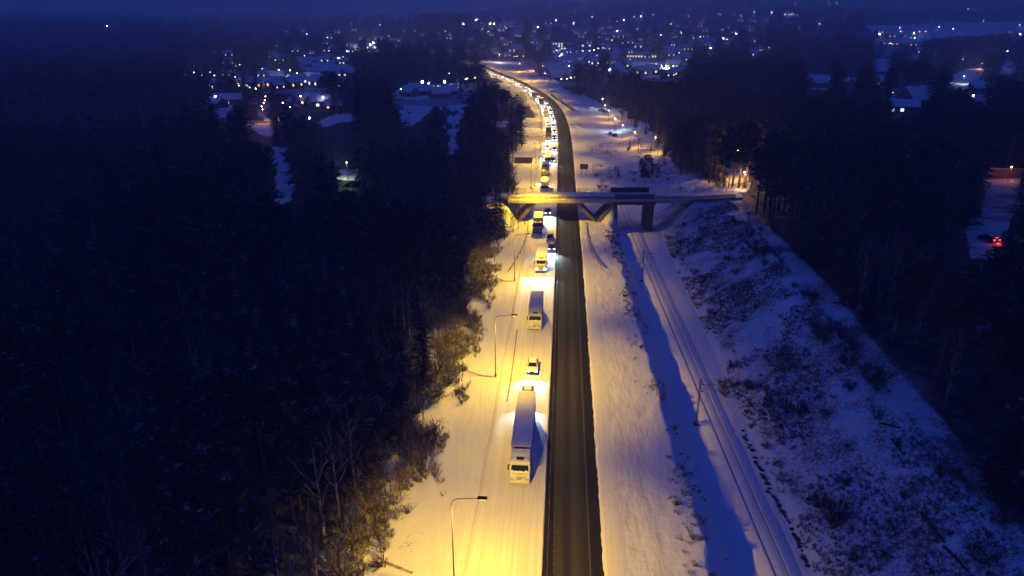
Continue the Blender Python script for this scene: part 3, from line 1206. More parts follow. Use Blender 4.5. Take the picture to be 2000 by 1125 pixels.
def make_lorry(paint, box='trailer', total=16.5, semi=True, lit=False, dark_front=False, snowtop='snow'):
    r = thing('lorry', '', 'lorry')
    W = 2.5
    hw = W / 2
    cab = [(.06, .42), (0, .75), (0, 1.25), (.04, 1.95), (.38, 2.98), (.70, 3.22), (2.15, 3.30), (2.25, 2.9), (2.25, 1.0), (2.0, .85), (1.9, .42)]
    MB().prism(cab, [(-hw, .10), (-hw + .05, .03), (-hw + .16, 0), (hw - .16, 0), (hw - .05, .03), (hw, .10)]).build('cab', M[paint], r)
    # windscreen: dark raked pane
    MB().slab([(-1.10, .058, 2.0), (1.10, .058, 2.0), (1.02, .365, 2.93), (-1.02, .365, 2.93)], .02).build('windscreen', M['glass'], r)
    vis = MB().box((0, .16, 3.0), (2.2, .30, .06), .02, (RAD(-24), 0, 0))
    vis.build('sun_visor', M[paint] if not dark_front else M['plastic'], r)
    g = MB()
    for z in (1.0, 1.22, 1.44, 1.66):
        g.box((0, -.015 + max(0, (z - 1.25)) * .055, z), (1.5 - (z - 1.0) * .35, .05, .12), .015)
    g.build('grille', M['frostgrille'], r)
    MB().box((0, -.03, 1.83), (1.75, .06, .06), .02).build('badge_bar', M['silver'], r)
    bp = MB().box((0, -.02, .62), (2.46, .26, .34), .06)
    bp.build('bumper', M[paint] if not dark_front else M['plastic'], r)
    MB().box((0, -.165, .60), (.52, .02, .11)).build('number_plate', M['plate'], r)
    for sd in (-1, 1):
        MB().box((sd * .95, -.03, .98), (.42, .18, .22), .05, (0, 0, RAD(sd * 10))).build('headlight', M['lenson'] if lit else M['lensoff'], r)
        m_ = MB().box((sd * 1.43, .30, 2.45), (.20, .16, .72), .05)
        m_.box((sd * 1.30, .32, 2.86), (.26, .06, .05))
        m_.build('wing_mirror', M['plastic'], r)
        q = [(sd * (hw + .002), .55, 2.0), (sd * (hw + .002), 1.35, 2.0), (sd * (hw + .002), 1.35, 2.75), (sd * (hw + .002), .72, 2.75)]
        if sd < 0:
            q = q[::-1]
        MB().slab(q, .015).build('side_window', M['glass'], r)
        MB().box((sd * 1.15, 1.25, .62), (.12, 1.2, .4), .03).build('step', M['plastic'], r)
    # roof: hatch, snow and wind deflector
    MB().box((0, 1.1, 3.31), (1.05, .7, .10), .03).build('roof_hatch', M['plastic'], r)
    s_ = MB().box((0, .62, 3.22), (2.0, .40, .10), .04, (RAD(8), 0, 0))
    s_.box((-.72, 1.2, 3.33), (.55, .9, .10), .04)
    s_.box((.72, 1.2, 3.33), (.55, .9, .10), .04)
    for k in range(9):                       # snow blown onto the foot of the windscreen and the front
        x_ = -1.0 + k * .25
        hgt = random.uniform(.10, .30)
        s_.box((x_, .045 + hgt * .12, 1.98 + hgt / 2), (.27, .05, hgt), .02, (RAD(-18), 0, 0))
    for x_, z_, w_ in ((-.75, 1.62, .7), (.1, 1.50, .8), (.85, 1.66, .5), (-.4, .86, .9), (.6, .86, .7)):
        s_.box((x_, -.035, z_), (w_, .05, .10), .02)
    s_.build('cab_snow', M[snowtop], r)
    df = MB()
    df.slab([(-1.1, 1.35, 3.32), (1.1, 1.35, 3.32), (1.14, 2.2, 3.92), (-1.14, 2.2, 3.92)], .06)
    for sd in (-1, 1):
        df.slab([(sd * 1.1, 1.4, 3.30), (sd * 1.1, 2.2, 3.30), (sd * 1.14, 2.2, 3.92), (sd * 1.1, 1.42, 3.36)], .05)
    df.build('wind_deflector', M[paint], r)
    y0 = 2.95 if semi else 2.55
    bl = total - y0
    ch = MB().box((0, (1.2 + total - .4) / 2, .85), (.9, total - 1.8, .28), .03)
    ch.build('chassis', M['plastic'], r)
    tb = MB().box((0, y0 + bl / 2, 2.55), (2.55, bl, 2.75), .06)
    for sd in (-1, 1):                                              # edge rails and side posts of the box
        tb.box((sd * 1.27, y0 + bl / 2, 3.9), (.08, bl - .1, .1), .02)
        tb.box((sd * 1.27, y0 + bl / 2, 1.24), (.08, bl - .1, .14), .02)
    tb.build('cargo_box', M[box], r)
    MB().box((0, y0 - .02, 3.2), (1.5, .1, 1.0), .03).build('dark_gap_panel' if semi else 'bulkhead', M['plastic'] if semi else M['cream'], r)  # semi: dark panel painted in for the shaded gap behind the deflector
    sn = MB()
    nx, ny = 8, int(bl * 2)
    for i in range(ny + 1):
        for k in range(nx + 1):
            ex = min(i, ny - i, 2) / 2 * min(k, nx - k, 1)
            sn.v.append((-1.22 + 2.44 * k / nx, y0 + .06 + (bl - .12) * i / ny, 3.93 + (.035 + .03 * random.random()) * (ex > 0) + .02 * ex))
    sn.f = [(i * (nx + 1) + k, i * (nx + 1) + k + 1, (i + 1) * (nx + 1) + k + 1, (i + 1) * (nx + 1) + k) for i in range(ny) for k in range(nx)]
    sn.m = [0] * len(sn.f)
    sn.build('roof_snow', M[snowtop], r, True)
    ax = [1.35]
    ax += [4.6, total - 4.6, total - 3.3, total - 2.0] if semi else [total - 3.4, total - 2.1]
    for y in ax:
        for sd in (-1, 1):
            wheel(r, sd * 1.07, y, .5, .32 if y < 2 else .5)
    if semi:
        for sd in (-1, 1):
            MB().box((sd * 1.22, 7.9, .85), (.05, 3.6, .55), .02).build('side_guard', M['plastic'], r)
    MB().box((0, total - .02, .75), (2.4, .1, .25), .03).build('rear_bumper', M['plastic'], r)
    return r


def put(o, s, off, label, group=None, yaw=0.0):
    x, y, tx, ty = road_at(s, off)
    o.location = (x, y, road_z(road_at(s, -3.0)[0], road_at(s, -3.0)[1]) + 0.075)
    o.rotation_euler = (0, 0, math.atan2(ty, tx) - math.pi / 2 + yaw)
    o['label'] = label
    if group:
        o['group'] = group
    return o


def beam(o, x, z, watt, tilt, yaw, size, flat, rad):
    b_ = spot('headlight_beam', (x, -.18, z), (yaw, -1, tilt), watt, HEAD_COL, size, 1.0, rad, o)
    b_.scale = (1, flat, 1)
    return b_


def heads(o, watt, z=0.68, hw=.6, tilt=-0.19):
    for sd in (-1, 1):
        beam(o, sd * hw, z, watt, tilt, sd * .05, 92, .22, .07)


def heads1(o, watt, z=0.68, tilt=-0.19):
    beam(o, 0, z, watt, tilt, 0, 96, .24, .25)


HB = 15000
lor_a = make_lorry('white', 'trailer', 16.8, True, False)
put(lor_a, s_of_y(71.0), -3.2, 'articulated white lorry with long snow-topped trailer, nearest vehicle to the camera', 'lorries in the queue')
car_b = make_car('grey', False, True)
put(car_b, s_of_y(90.4), -3.35, 'dark grey car tucked close behind the tail of the long lorry', 'cars in the queue')
heads(car_b, HB * 0.2)
car_c = make_car('white', False, True)
put(car_c, s_of_y(99.8), -3.0, 'white car with lit headlights alone between the two nearest lorries', 'cars in the queue')
heads(car_c, HB * .24)
lor_d = make_lorry('cream', 'trailer', 10.8, False, False)
put(lor_d, s_of_y(116.8), -3.3, 'pale box lorry waiting behind the white car, headlights off', 'lorries in the queue')
lor_e = make_lorry('white', 'cream', 10.0, False, True)
put(lor_e, s_of_y(148.6), -3.25, 'white box lorry with blazing headlights on the snow before the bridge', 'lorries in the queue')
heads(lor_e, HB * .45, 1.0, .95, -0.17)
car_e2 = make_car('black', True, True)
put(car_e2, s_of_y(164.5), -1.05, 'black estate car squeezed between lit lorry and median, one headlight showing', 'cars in the queue')
heads(car_e2, HB * 1.0)
van = make_car('silver', False, False, True)
put(van, s_of_y(171.5), -1.6, 'pale silver van beside the lorry with the dark cab', 'cars in the queue')
van.name = 'van'
van['category'] = 'van'
lor_f = make_lorry('brown', 'grey', 9.5, False, False, True)
put(lor_f, s_of_y(179.0), -5.0, 'brown-cabbed lorry half under the bridge with an open grey body', 'lorries in the queue')
car_g = copy_tree(car_e2)
for ch in list(car_g.children):
    pass
put(car_g, s_of_y(199.0), -2.6, 'black car with a bright headlight in the shade below the bridge', 'cars in the queue')
lor_h = copy_tree(lor_d)
put(lor_h, s_of_y(224.0), -4.2, 'box lorry with bright yellow-lit roof just beyond the bridge', 'lorries in the queue')
car_x = copy_tree(car_c)
put(car_x, s_of_y(243.0), -4.9, 'white car shining on the back of the yellow-roofed lorry', 'cars in the queue')
lor_i = copy_tree(lor_f)
put(lor_i, s_of_y(253.0), -4.6, 'dark brown-cabbed lorry queuing ahead of the second yellow-lit lorry', 'lorries in the queue')
lor_j = copy_tree(lor_e)
for ch in list(lor_j.children):
    if ch.type == 'LIGHT':
        bpy.data.objects.remove(ch)
put(lor_j, s_of_y(274.0), -3.9, 'pale lorry behind the dark one, hindmost lorry before the far bend', 'lorries in the queue')

cars_proto = [car_b, car_c, car_e2]
hatch0 = car_c
PAINT = ['white', 'black', 'silver', 'grey', 'red', 'blue', 'black', 'grey']
WORD = {'white': 'white', 'black': 'black', 'silver': 'silver', 'grey': 'dark grey', 'red': 'dark red', 'blue': 'dark blue'}


def far_car(s, off, label, paint, watt):
    o = copy_tree(random.choice([car_c, car_e2]))
    for ch in list(o.children):
        if ch.type == 'LIGHT':
            bpy.data.objects.remove(ch)
            continue
        if ch.name.startswith(('body', 'cabin')):
            set_mat(ch, M[paint])
        if ch.name.startswith('roof_snow') and random.random() < 0.35:
            bpy.data.objects.remove(ch)
    put(o, s, off, label, 'cars in the queue')
    heads1(o, watt)
    return o


cnt = {0: 0, 1: 0}
used_s = {0: s_of_y(292), 1: s_of_y(281)}
nl = 0
while used_s[0] < 900 or used_s[1] < 700:
    for lane in (0, 1):
        s = used_s[lane]
        lim = 900 if lane == 0 else 700
        if s > lim:
            continue
        pc = PAINT[(cnt[0] * 5 + cnt[1] * 3 + lane) % 8]
        nm = ORD[cnt[lane]] if cnt[lane] < len(ORD) else 'last'
        of = (-5.1 if lane == 0 else -1.7) + random.uniform(-.4, .4)
        ln = 'outer' if lane == 0 else 'median-side'
        adv = random.choice([8, 9.5, 11, 14, 19, 26]) * (1.0 if s < 560 else 1.6)
        if lane == 0 and cnt[0] in (3, 7, 12, 15):
            o = copy_tree(lor_d if nl % 2 else lor_f)
            nl += 1
            put(o, s + 3, of, 'box lorry among cars on the far bend, %s vehicle in the outer lane there' % nm, 'lorries in the queue')
            adv += 9
        else:
            far_car(s, of, '%s car with lit headlights, %s in the %s lane beyond the last near lorry' % (WORD[pc], nm, ln), pc,
                    HB * random.choice([.12, .25, .4, .6]) * (1.0 if s < 560 else .8))
        cnt[lane] += 1
        used_s[lane] = s + adv

# ------------------------------------------------------------------ the bridge
BY0, BY1 = 191.2, 200.0
BZ = 6.55
br = thing('road_bridge', 'concrete road bridge over the motorway and railway with snowy deck and V-shaped legs', 'bridge', (24, 195.6, 0))
BL = Vector(br.location)


def bb(mb_, x0, x1, y0, y1, z0, z1, bev=0.0):
    mb_.box(((x0 + x1) / 2 - BL.x, (y0 + y1) / 2 - BL.y, (z0 + z1) / 2), (x1 - x0, y1 - y0, z1 - z0), bev)


mb = MB()
bb(mb, -1.0, 51.5, BY0 + .3, BY1 - .3, BZ - .75, BZ - .06)
bb(mb, -1.0, 51.5, BY0 + 1.8, BY1 - 1.8, BZ - 1.3, BZ - .752)
mb.build('deck', M['concrete'], br)
mb = MB()
nx, ny = 120, 14
for i in range(nx + 1):
    for k in range(ny + 1):
        x = -4 + 70 * i / nx
        yy = BY0 + .32 + (BY1 - BY0 - .64) * k / ny
        u = k / ny
        rut = .06 * (abs(u - .3) < .06 or abs(u - .47) < .06 or abs(u - .66) < .06)
        bank = .22 * max(0, (abs(u - .5) - .36) / .14)
        zz = BZ + bank - rut + .05 * random.random()
        zz += 0.55 * float(sstep(52, 66, x))
        mb.v.append((x - BL.x, yy - BL.y, zz))
mb.f = [(i * (ny + 1) + k, i * (ny + 1) + k + 1, (i + 1) * (ny + 1) + k + 1, (i + 1) * (ny + 1) + k) for i in range(nx) for k in range(ny)]
mb.f = [f[::-1] for f in mb.f]
mb.m = [0] * len(mb.f)
mb.build('deck_snow', M['snow'], br, True)
for y0, y1 in ((BY0 - .05, BY0 + .3), (BY1 - .3, BY1 + .05)):
    mb = MB()
    bb(mb, -1.1, 50.5, y0, y1, BZ - .8, BZ + .22, .03)
    eb = mb.build('edge_beam', M['beam'], br)
    mb = MB()
    bb(mb, -1.0, 50.4, y0 + .03, y1 - .03, BZ + .222, BZ + .30, .03)
    mb.build('beam_snow', M['snow'], eb)
for yr in (BY0 + .12, BY1 - .12):
    for x0, x1 in ((-.6, 29.0), (40.5, 66)):
        mb = MB()
        for z in (.40, .75, 1.12):
            xa = x0
            zx = lambda q: 0.55 * float(sstep(52, 66, q))
            pts = [(xa + (x1 - x0) * t / 12 - BL.x, yr - BL.y, BZ + .2 + z + zx(xa + (x1 - x0) * t / 12)) for t in range(13)]
            mb.tube(pts, .075 if z > 1 else .05, 6)
        ral = mb.build('railing', M['railsteel'], br)
        x = x0
        while x <= x1:
            MB().box((x - BL.x, yr - BL.y, BZ + .2 + .55 + zx(x)), (.16, .14, 1.2)).build('baluster_post', M['railsteel'], ral)
            x += 2.25
    mb = MB()
    bb(mb, 29.0, 40.3, yr - .08, yr + .08, BZ + .2, BZ + 1.75, .02)
    for x in np.arange(29.6, 40.3, 1.75):
        bb(mb, x, x + .1, yr - .14, yr + .14, BZ + .2, BZ + 2.05)
    mb.build('protective_screen', M['screen' if yr > 195 else 'mesh'], br)
# raking legs, each a pair of planes
def leg(xb, zb, xt, zt, y):
    mb_ = MB()
    a = Vector((xb, y, zb)) - BL
    b = Vector((xt, y, zt)) - BL
    d = (b - a)
    t = d.normalized()
    s_ = Vector((t.z, 0, -t.x)) * .42
    s2 = Vector((t.z, 0, -t.x)) * .55
    q = [a - s_, a + s_, b + s2, b - s2]
    yv = Vector((0, .55, 0))
    vs_ = [p - yv for p in q] + [p + yv for p in q]
    mb_.add(vs_, [(0, 1, 2, 3), (7, 6, 5, 4), (0, 4, 5, 1), (1, 5, 6, 2), (2, 6, 7, 3), (3, 7, 4, 0)])
    mb_.build('raking_leg', M['concrete'], br)


for y in (192.4, 198.8):
    leg(24.3, -.3, 18.2, BZ - .8, y)
    leg(24.3, -.3, 29.6, BZ - .8, y)
    leg(1.6, -.2, 6.2, BZ - .8, y)
    mb = MB()
    bb(mb, 23.3, 25.3, y - .8, y + .8, -.9, .25, .06)
    mb.build('footing', M['concrete'], br)
mb = MB()
bb(mb, 28.9, 30.1, BY0 + .4, BY1 - .4, -3.7, BZ - .8, .05)
mb.build('pier_wall', M['dconcrete'], br)
mb = MB()
bb(mb, 38.6, 40.4, BY0 + .2, BY1 - .2, -3.7, BZ - .8, .05)
mb.build('pier_wall', M['dconcrete'], br)
for x0, x1, z0, z1 in ((49.6, 51.4, 1.0, BZ - .76), (-2.8, -1.1, 0.0, BZ - .1)):
    mb = MB()
    bb(mb, x0, x1, BY0 + .5, BY1 - .5, z0, z1, .05)
    mb.build('abutment', M['dconcrete'], br)
for y0 in (BY0 - .12, BY1 + .056):
    mb = MB()
    bb(mb, 28.4, 40.8, y0, y0 + .064, BZ - 1.3, BZ - .35, .01)
    mb.build('fascia_panel', M['screen'], br)
mb = MB()
for y0, y1, zz in ((BY0 + 1.0, BY0 + 4.6, .02),):
    nx = 60
    for i in range(nx + 1):
        x = -4 + 68 * i / nx
        zq = BZ + .135 + 0.55 * float(sstep(52, 66, x))
        mb.v += [(x - BL.x, y0 + .25 * vnoise(x / 3, 1., 7) - BL.y, zq), (x - BL.x, y1 - .5 * vnoise(x / 3, 9., 7) - BL.y, zq)]
    mb.f += [(2 * i, 2 * i + 2, 2 * i + 3, 2 * i + 1) for i in range(nx)]
    mb.m += [0] * nx
mb.build('deck_lane', M['slush'], br)

# ------------------------------------------------------------------ railway masts and wire
def make_mast():
    r = thing('catenary_mast', '', 'railway mast')
    mb_ = MB()
    for sx_ in (-.12, .12):
        mb_.tube([(sx_, 0, 0), (sx_ * .7, 0, 7.9)], .05, 5)
    for k in range(9):
        mb_.tube([(-.12 + .004 * k, 0, .5 + k * .8), (.12 - .004 * k, 0, 1.2 + k * .8)], .02, 4)
    mb_.build('post', M['dark'], r)
    a = MB().tube([(0, 0, 6.9), (2.75, 0, 6.9)], .035, 5)
    a.tube([(0, 0, 5.6), (1.6, 0, 6.85)], .03, 5)
    a.tube([(0, 0, 7.8), (2.0, 0, 6.95)], .02, 4)
    a.tube([(1.5, 0, 6.1), (2.9, 0, 5.7)], .025, 4)
    a.build('cantilever', M['dark'], r)
    i_ = MB()
    for q in ((.25, 6.9), (.25, 5.75)):
        for k in range(4):
            i_.box((q[0] + k * .07, 0, q[1]), (.03, .16, .16), .01)
    i_.build('insulator', M['lampsteel'], r)
    b_ = MB().box((0, 0, .1), (.7, .7, .5), .05)
    b_.build('foundation', M['dconcrete'], r)
    return r


mast0 = make_mast()
ML = ['lattice railway mast standing alone beside the track in the middle of the cutting', 'lattice railway mast beside the track close to the bridge piers',
      'lattice railway mast beyond the bridge screens']
for i, (px, py) in enumerate([(1345, 838), (1246, 556)]):
    o = mast0 if i == 0 else copy_tree(mast0)
    x, y = G(px, py, -3.5)
    o.location = (xR(y) - 3.0, y, -2.78)
    o.rotation_euler = (0, 0, RAD(-2))
    o['label'] = ML[i]
    o['group'] = 'railway masts'
mb = MB()
for zz, r_ in ((2.2, .012), (3.35, .012)):
    mb.tube([(xR(y) + .1 * math.sin(y * .1) - 30, y - 60, zz - 0.25 * math.sin((y - 33) / 57 * math.pi) ** 2 * (zz > 3)) for y in np.arange(20, 232, 6.0)], r_, 4)
o = mb.build('contact_wire', M['dark'])
o.location = (30, 60, 0)
tag(o, 'thin overhead contact wires strung above the snowy railway track', 'wire')

# ------------------------------------------------------------------ vegetation prototypes
def spruce_geo(rng, H, R, whorls, per, segs, k0=.06):
    tr = MB().tube([(0, 0, 0), (0, 0, H * .5), (0, 0, H * .97)], [H * .013, H * .009, .02], 7)
    cr = MB()
    for i in range(whorls):
        f = k0 + (1 - k0) * (i / (whorls - 1)) ** .92
        z = H * f
        r = R * (1 - f) ** .78 * rng.uniform(.78, 1.12) + .12
        n_ = max(4, int(per * (1 - f * .45)))
        a0 = rng.uniform(0, 6.28)
        for k in range(n_):
            a = a0 + k * 6.283 / n_ + rng.uniform(-.3, .3)
            l = r * rng.uniform(.7, 1.15)
            dr = rng.uniform(.18, .5) * (1 - f * .8)
            ca, sa = math.cos(a), math.sin(a)
            wv = l * .34

            def pt(t, w_, dz=0):
                zz = z - dr * l * (t ** 1.4) + .10 * l * max(0, t - .75) + dz
                return (ca * t * l - sa * w_, sa * t * l + ca * w_, zz)
            for q in range(segs):
                t0 = .08 + .9 * q / segs
                t1 = t0 + .9 / segs * 1.25
                ww = wv * (1 - t0 * .75) * rng.uniform(.6, 1.2)
                for sd in (-1, 1):
                    cr.add([pt(t0, 0), pt(min(1, t1), 0), pt(min(1.05, t1 + .10), sd * ww, -ww * rng.uniform(.15, .7))], [(0, 1, 2)])
            cr.add([pt(.85, -.05 * l), pt(.85, .05 * l), pt(1.08, 0)], [(0, 1, 2)])
    return tr, cr


def clump(cr, rng, c, r, n_, flat=.6):
    for _ in range(n_):
        d = Vector((rng.gauss(0, 1), rng.gauss(0, 1), rng.gauss(0, 1)))
        d.normalize()
        q = Vector(c) + Vector((d.x, d.y, d.z * flat)) * r * rng.uniform(.35, 1.05)
        t = Vector((rng.gauss(0, 1), rng.gauss(0, 1), rng.gauss(0, .6)))
        t.normalize()
        b = t.cross(Vector((rng.gauss(0, 1), rng.gauss(0, 1), rng.gauss(0, 1)))).normalized()
        l = r * rng.uniform(.22, .5)
        cr.add([q - t * l, q + b * l * .55, q + t * l], [(0, 1, 2)])


def pine_geo(rng, H, R, clumps, per):
    lean = rng.uniform(-.6, .6)
    tr = MB().tube([(0, 0, 0), (lean * .4, 0, H * .45), (lean, 0, H * .93)], [H * .014, H * .011, .04], 7)
    cr = MB()
    for i in range(clumps):
        f = rng.uniform(.42, 1.0)
        z = H * f
        rr = R * math.sin(min(1, (1.06 - f) / .5) * 1.5) * rng.uniform(.35, 1.0)
        a = rng.uniform(0, 6.28)
        c = Vector((math.cos(a) * rr + lean * f, math.sin(a) * rr, z))
        st = Vector((lean * f, 0, z - rr * .35))
        tr.tube([st, c], [.07, .02], 4, cap=False)
        clump(cr, rng, c, rng.uniform(.7, 1.35) * R / 3.2, per, .55)
    return tr, cr


def branchy(tr, cr, rng, p, d, l, r, lev, maxlev, spread):
    e_ = p + d * l
    mid = p + d * l * .5 + Vector((rng.gauss(0, .05), rng.gauss(0, .05), rng.gauss(0, .04))) * l
    if lev < 2:
        tr.tube([p, mid, e_], [r, r * .8, r * .6], 5, cap=False)
    else:
        s_ = d.cross(Vector((rng.gauss(0, 1), rng.gauss(0, 1), rng.gauss(0, 1)))).normalized() * max(r, .018)
        s2 = d.cross(s_).normalized() * max(r, .018)
        cr.add([p - s_, p + s_, e_], [(0, 1, 2)])
        cr.add([p - s2, p + s2, e_], [(0, 1, 2)])
    if lev >= maxlev:
        return
    n_ = rng.choice([3, 4, 4]) if lev < 2 else rng.choice([3, 4, 5])
    for k in range(n_):
        t = rng.uniform(.35, 1.0) if lev else rng.uniform(.5, 1.0)
        nd = d + Vector((rng.gauss(0, spread), rng.gauss(0, spread), rng.gauss(.12, spread * .6)))
        nd.normalize()
        branchy(tr, cr, rng, p + (e_ - p) * t, nd, l * rng.uniform(.42, .68), r * .5, lev + 1, maxlev, spread)


def bare_geo(rng, H, maxlev=4):
    tr, cr = MB(), MB()
    p = Vector((0, 0, 0))
    tr.tube([p, (0, 0, H * .35)], [H * .014, H * .011], 6, cap=False)
    for i in range(9):
        z = H * rng.uniform(.22, .6)
        a = rng.uniform(0, 6.28)
        d = Vector((math.cos(a) * .55, math.sin(a) * .55, 1)).normalized()
        branchy(tr, cr, rng, Vector((0, 0, z)), d, H * rng.uniform(.2, .32), H * .006, 1, maxlev, .42)
    tr.tube([(0, 0, H * .35), (.1, 0, H * .9)], [H * .011, .03], 5, cap=False)
    return tr, cr


def shrub_geo(rng, H, stems):
    tr, cr = MB(), MB()
    for i in range(stems):
        a = rng.uniform(0, 6.28)
        sp = rng.uniform(.1, .75)
        d = Vector((math.cos(a) * sp, math.sin(a) * sp, 1)).normalized()
        b = Vector((math.cos(a), math.sin(a), 0)) * rng.uniform(0, .25)
        l = H * rng.uniform(.45, .75)
        s_ = Vector((-d.y, d.x, 0)).normalized() * .035
        cr.add([b - s_, b + s_, b + d * l], [(0, 1, 2)])
        for k in range(6):
            t = rng.uniform(.3, 1)
            nd = (d + Vector((rng.gauss(0, .5), rng.gauss(0, .5), rng.gauss(.1, .3)))).normalized()
            q = b + d * l * t
            l2 = l * rng.uniform(.3, .6)
            s2 = nd.cross(Vector((rng.gauss(0, 1), rng.gauss(0, 1), rng.gauss(0, 1)))).normalized() * .022
            cr.add([q - s2, q + s2, q + nd * l2], [(0, 1, 2)])
            for j in range(3):
                nd2 = (nd + Vector((rng.gauss(0, .6), rng.gauss(0, .6), rng.gauss(.1, .4)))).normalized()
                q2 = q + nd * l2 * rng.uniform(.3, 1)
                s3 = nd2.cross(Vector((rng.gauss(0, 1), rng.gauss(0, 1), rng.gauss(0, 1)))).normalized() * .018
                cr.add([q2 - s3, q2 + s3, q2 + nd2 * l2 * .5], [(0, 1, 2)])
    return cr


rr = random.Random(5)
PROTO = {'spruce_tree': [], 'pine_tree': [], 'bare_tree': []}
for i in range(4):
    tr, cr = spruce_geo(rr, 18, rr.uniform(2.7, 3.4), 26, 9, 5, rr.uniform(.05, .16))
    PROTO['spruce_tree'].append((tr.mesh('trunk', M['bark']), cr.mesh('crown', M['spruce'])))
for i in range(3):
    tr, cr = pine_geo(rr, 18, rr.uniform(3.0, 3.8), 34, 48)
    PROTO['pine_tree'].append((tr.mesh('trunk', M['bark']), cr.mesh('crown', M['pine'])))
for i in range(3):
    tr, cr = bare_geo(rr, 14, 4)
    PROTO['bare_tree'].append((tr.mesh('trunk', M['birchbark']), cr.mesh('crown', M['twig'])))
FROST = []
for i in range(2):
    tr, cr = bare_geo(rr, 9, 4)
    FROST.append((tr.mesh('trunk', M['bark']), cr.mesh('crown', M['frost'])))
SHRUB = [shrub_geo(rr, 2.0, 18).mesh('shrub', M['frost']) for _ in range(3)]
SHRUBD = [shrub_geo(rr, 2.0, 22).mesh('shrub', M['twig']) for _ in range(3)]

HID = bpy.data.collections.new('tree_patterns')            # patterns for the far woods; not linked to the scene


def merged(name, geo, mats):
    tr, cr = geo
    mb_ = MB()
    mb_.add(tr.v, tr.f, 0)
    mb_.add(cr.v, cr.f, 1)
    o_ = bpy.data.objects.new(name, mb_.mesh(name, mats))
    HID.objects.link(o_)
    return o_


FAR = [merged('a_spruce', spruce_geo(rr, 18, 3.0, 16, 7, 3), [M['bark'], M['spruce']]),
       merged('b_spruce', spruce_geo(rr, 18, 3.5, 15, 7, 3, .12), [M['bark'], M['spruce']]),
       merged('c_pine', pine_geo(rr, 18, 3.6, 20, 26), [M['bark'], M['pine']]),
       merged('d_bare', bare_geo(rr, 14, 3), [M['birchbark'], M['twig']])]

PTS = """419,110w 438,132w 482,137w 470,137w 462,139w 413,153W 381,154w 397,160w 364,159w 421,161w 461,164W 514,146w 546,149W 568,149Y 582,156Y
661,122W 664,123W 634,106w 643,106w 596,117w 541,96w 589,207W 633,209W 612,207w 490,188w 502,190W 469,183w 447,201W 424,207W 555,222w 569,231w 607,256W 521,207y
518,222y 514,230y 520,216y 674,47w 687,47w 701,48w 742,51w 704,36w 710,36w 773,36w 794,31w 792,36w 806,35W 834,24w 851,17w 893,20w 917,17w 940,16w 968,15w 932,38w 930,44W
905,53W 941,51w 942,61w 957,53W 965,52W 983,40w 989,60w 954,67w 810,65w 808,92w 678,107W 682,107w 671,120w 707,137w 675,144w 826,181X 838,178W 869,181X 784,191w 910,169W 913,168W
928,166w 933,166w 878,156w 1000,13w 1074,11w 1122,10w 1145,9w 1169,9w 1123,21w 1157,36W 1006,41w 1086,43W 1076,49w 1103,53w 1120,50W 1176,44w 1191,43w 1205,43w 1218,43W 1238,35w
1252,36W 1275,31w 1205,67W 1170,78w 1196,89X 1178,91W 1051,59W 1068,72w 1087,105W 1093,104w 1097,117X 1093,117W 1160,105W 1168,101W 1177,101w 1166,116w 1111,140W 1190,152X
1064,156w 1115,166w 1107,168w 1096,169w 1163,138w 1268,89w 1412,84X 1419,84W 1437,74W 1387,104X 1314,140W 1367,77W 1373,77w 1381,77w 1328,66w 1331,71W 1354,81w 1344,32w 1406,30w
1434,32w 1446,33w 1473,26W 1506,28W 1488,33w 1532,32W 1541,31w 1546,31w 1550,31w 1556,31w 1552,8w 1618,9X 1634,7w 1501,100w 1682,3w 1753,10w 1772,5w 1982,16w 1756,59w 1758,67w
1794,67w 1833,57w 1783,72W 1785,80W 1806,67w 1716,74W 1738,91W 1990,54w 1990,74W 1965,108W 1762,147W 1695,192w 1818,156w 1895,210W 1930,210W 1977,170W 1997,177X 730,92X 724,95X
210,55W 229,52w 235,183w 262,182w 96,38w 372,38w 435,46w 1022,118y 1010,118w 1005,118w 1015,134y 1035,150y 1060,140y 1150,130w 1230,125w 1245,60w 1290,72w 1310,50w 1140,70w 1045,85w
1000,88w 870,66w 760,75w 600,70w 560,64w 500,80w 640,78w 1560,60w 1600,50w 1650,35w 1890,20w 1920,45w 1860,62w""".split()

REG = [((960, 45, 1330, 160), 'town centre beyond the far bend', 140), ((1300, 30, 1500, 125), 'hillside behind the right wood', 40),
       ((560, 60, 960, 110), 'slopes beyond the left knolls', 38), ((380, 110, 700, 180), 'valley beyond the left wood', 26), ((1690, 62, 1990, 120), 'snowy field on the far right', 16)]
HPX = []
for (x0, y0, x1, y1), where, cnt_ in REG:
    for k in range(cnt_):
        px, py = random.uniform(x0, x1), random.uniform(y0, y1)
        if not (900 < px < 1110 and 112 < py < 175):
            HPX.append((px, py, where))

# ------------------------------------------------------------------ where trees stand
def tree_sites():
    out = []
    D0 = 26.0
    while D0 < 3800:
        sp = 4.7 * max(1.0, D0 / 330) ** 0.80
        D1 = D0 + sp
        half = 0.86 * D0 + 24
        n_ = int(2 * half / sp)
        xs = -half + (np.arange(n_) + RNG.uniform(0, 1, n_)) * sp
        ys = D0 + RNG.uniform(-.5, .5, n_) * sp
        for x, y in zip(xs, ys):
            out.append((x, y, sp))
        D0 = D1
    return np.array(out)


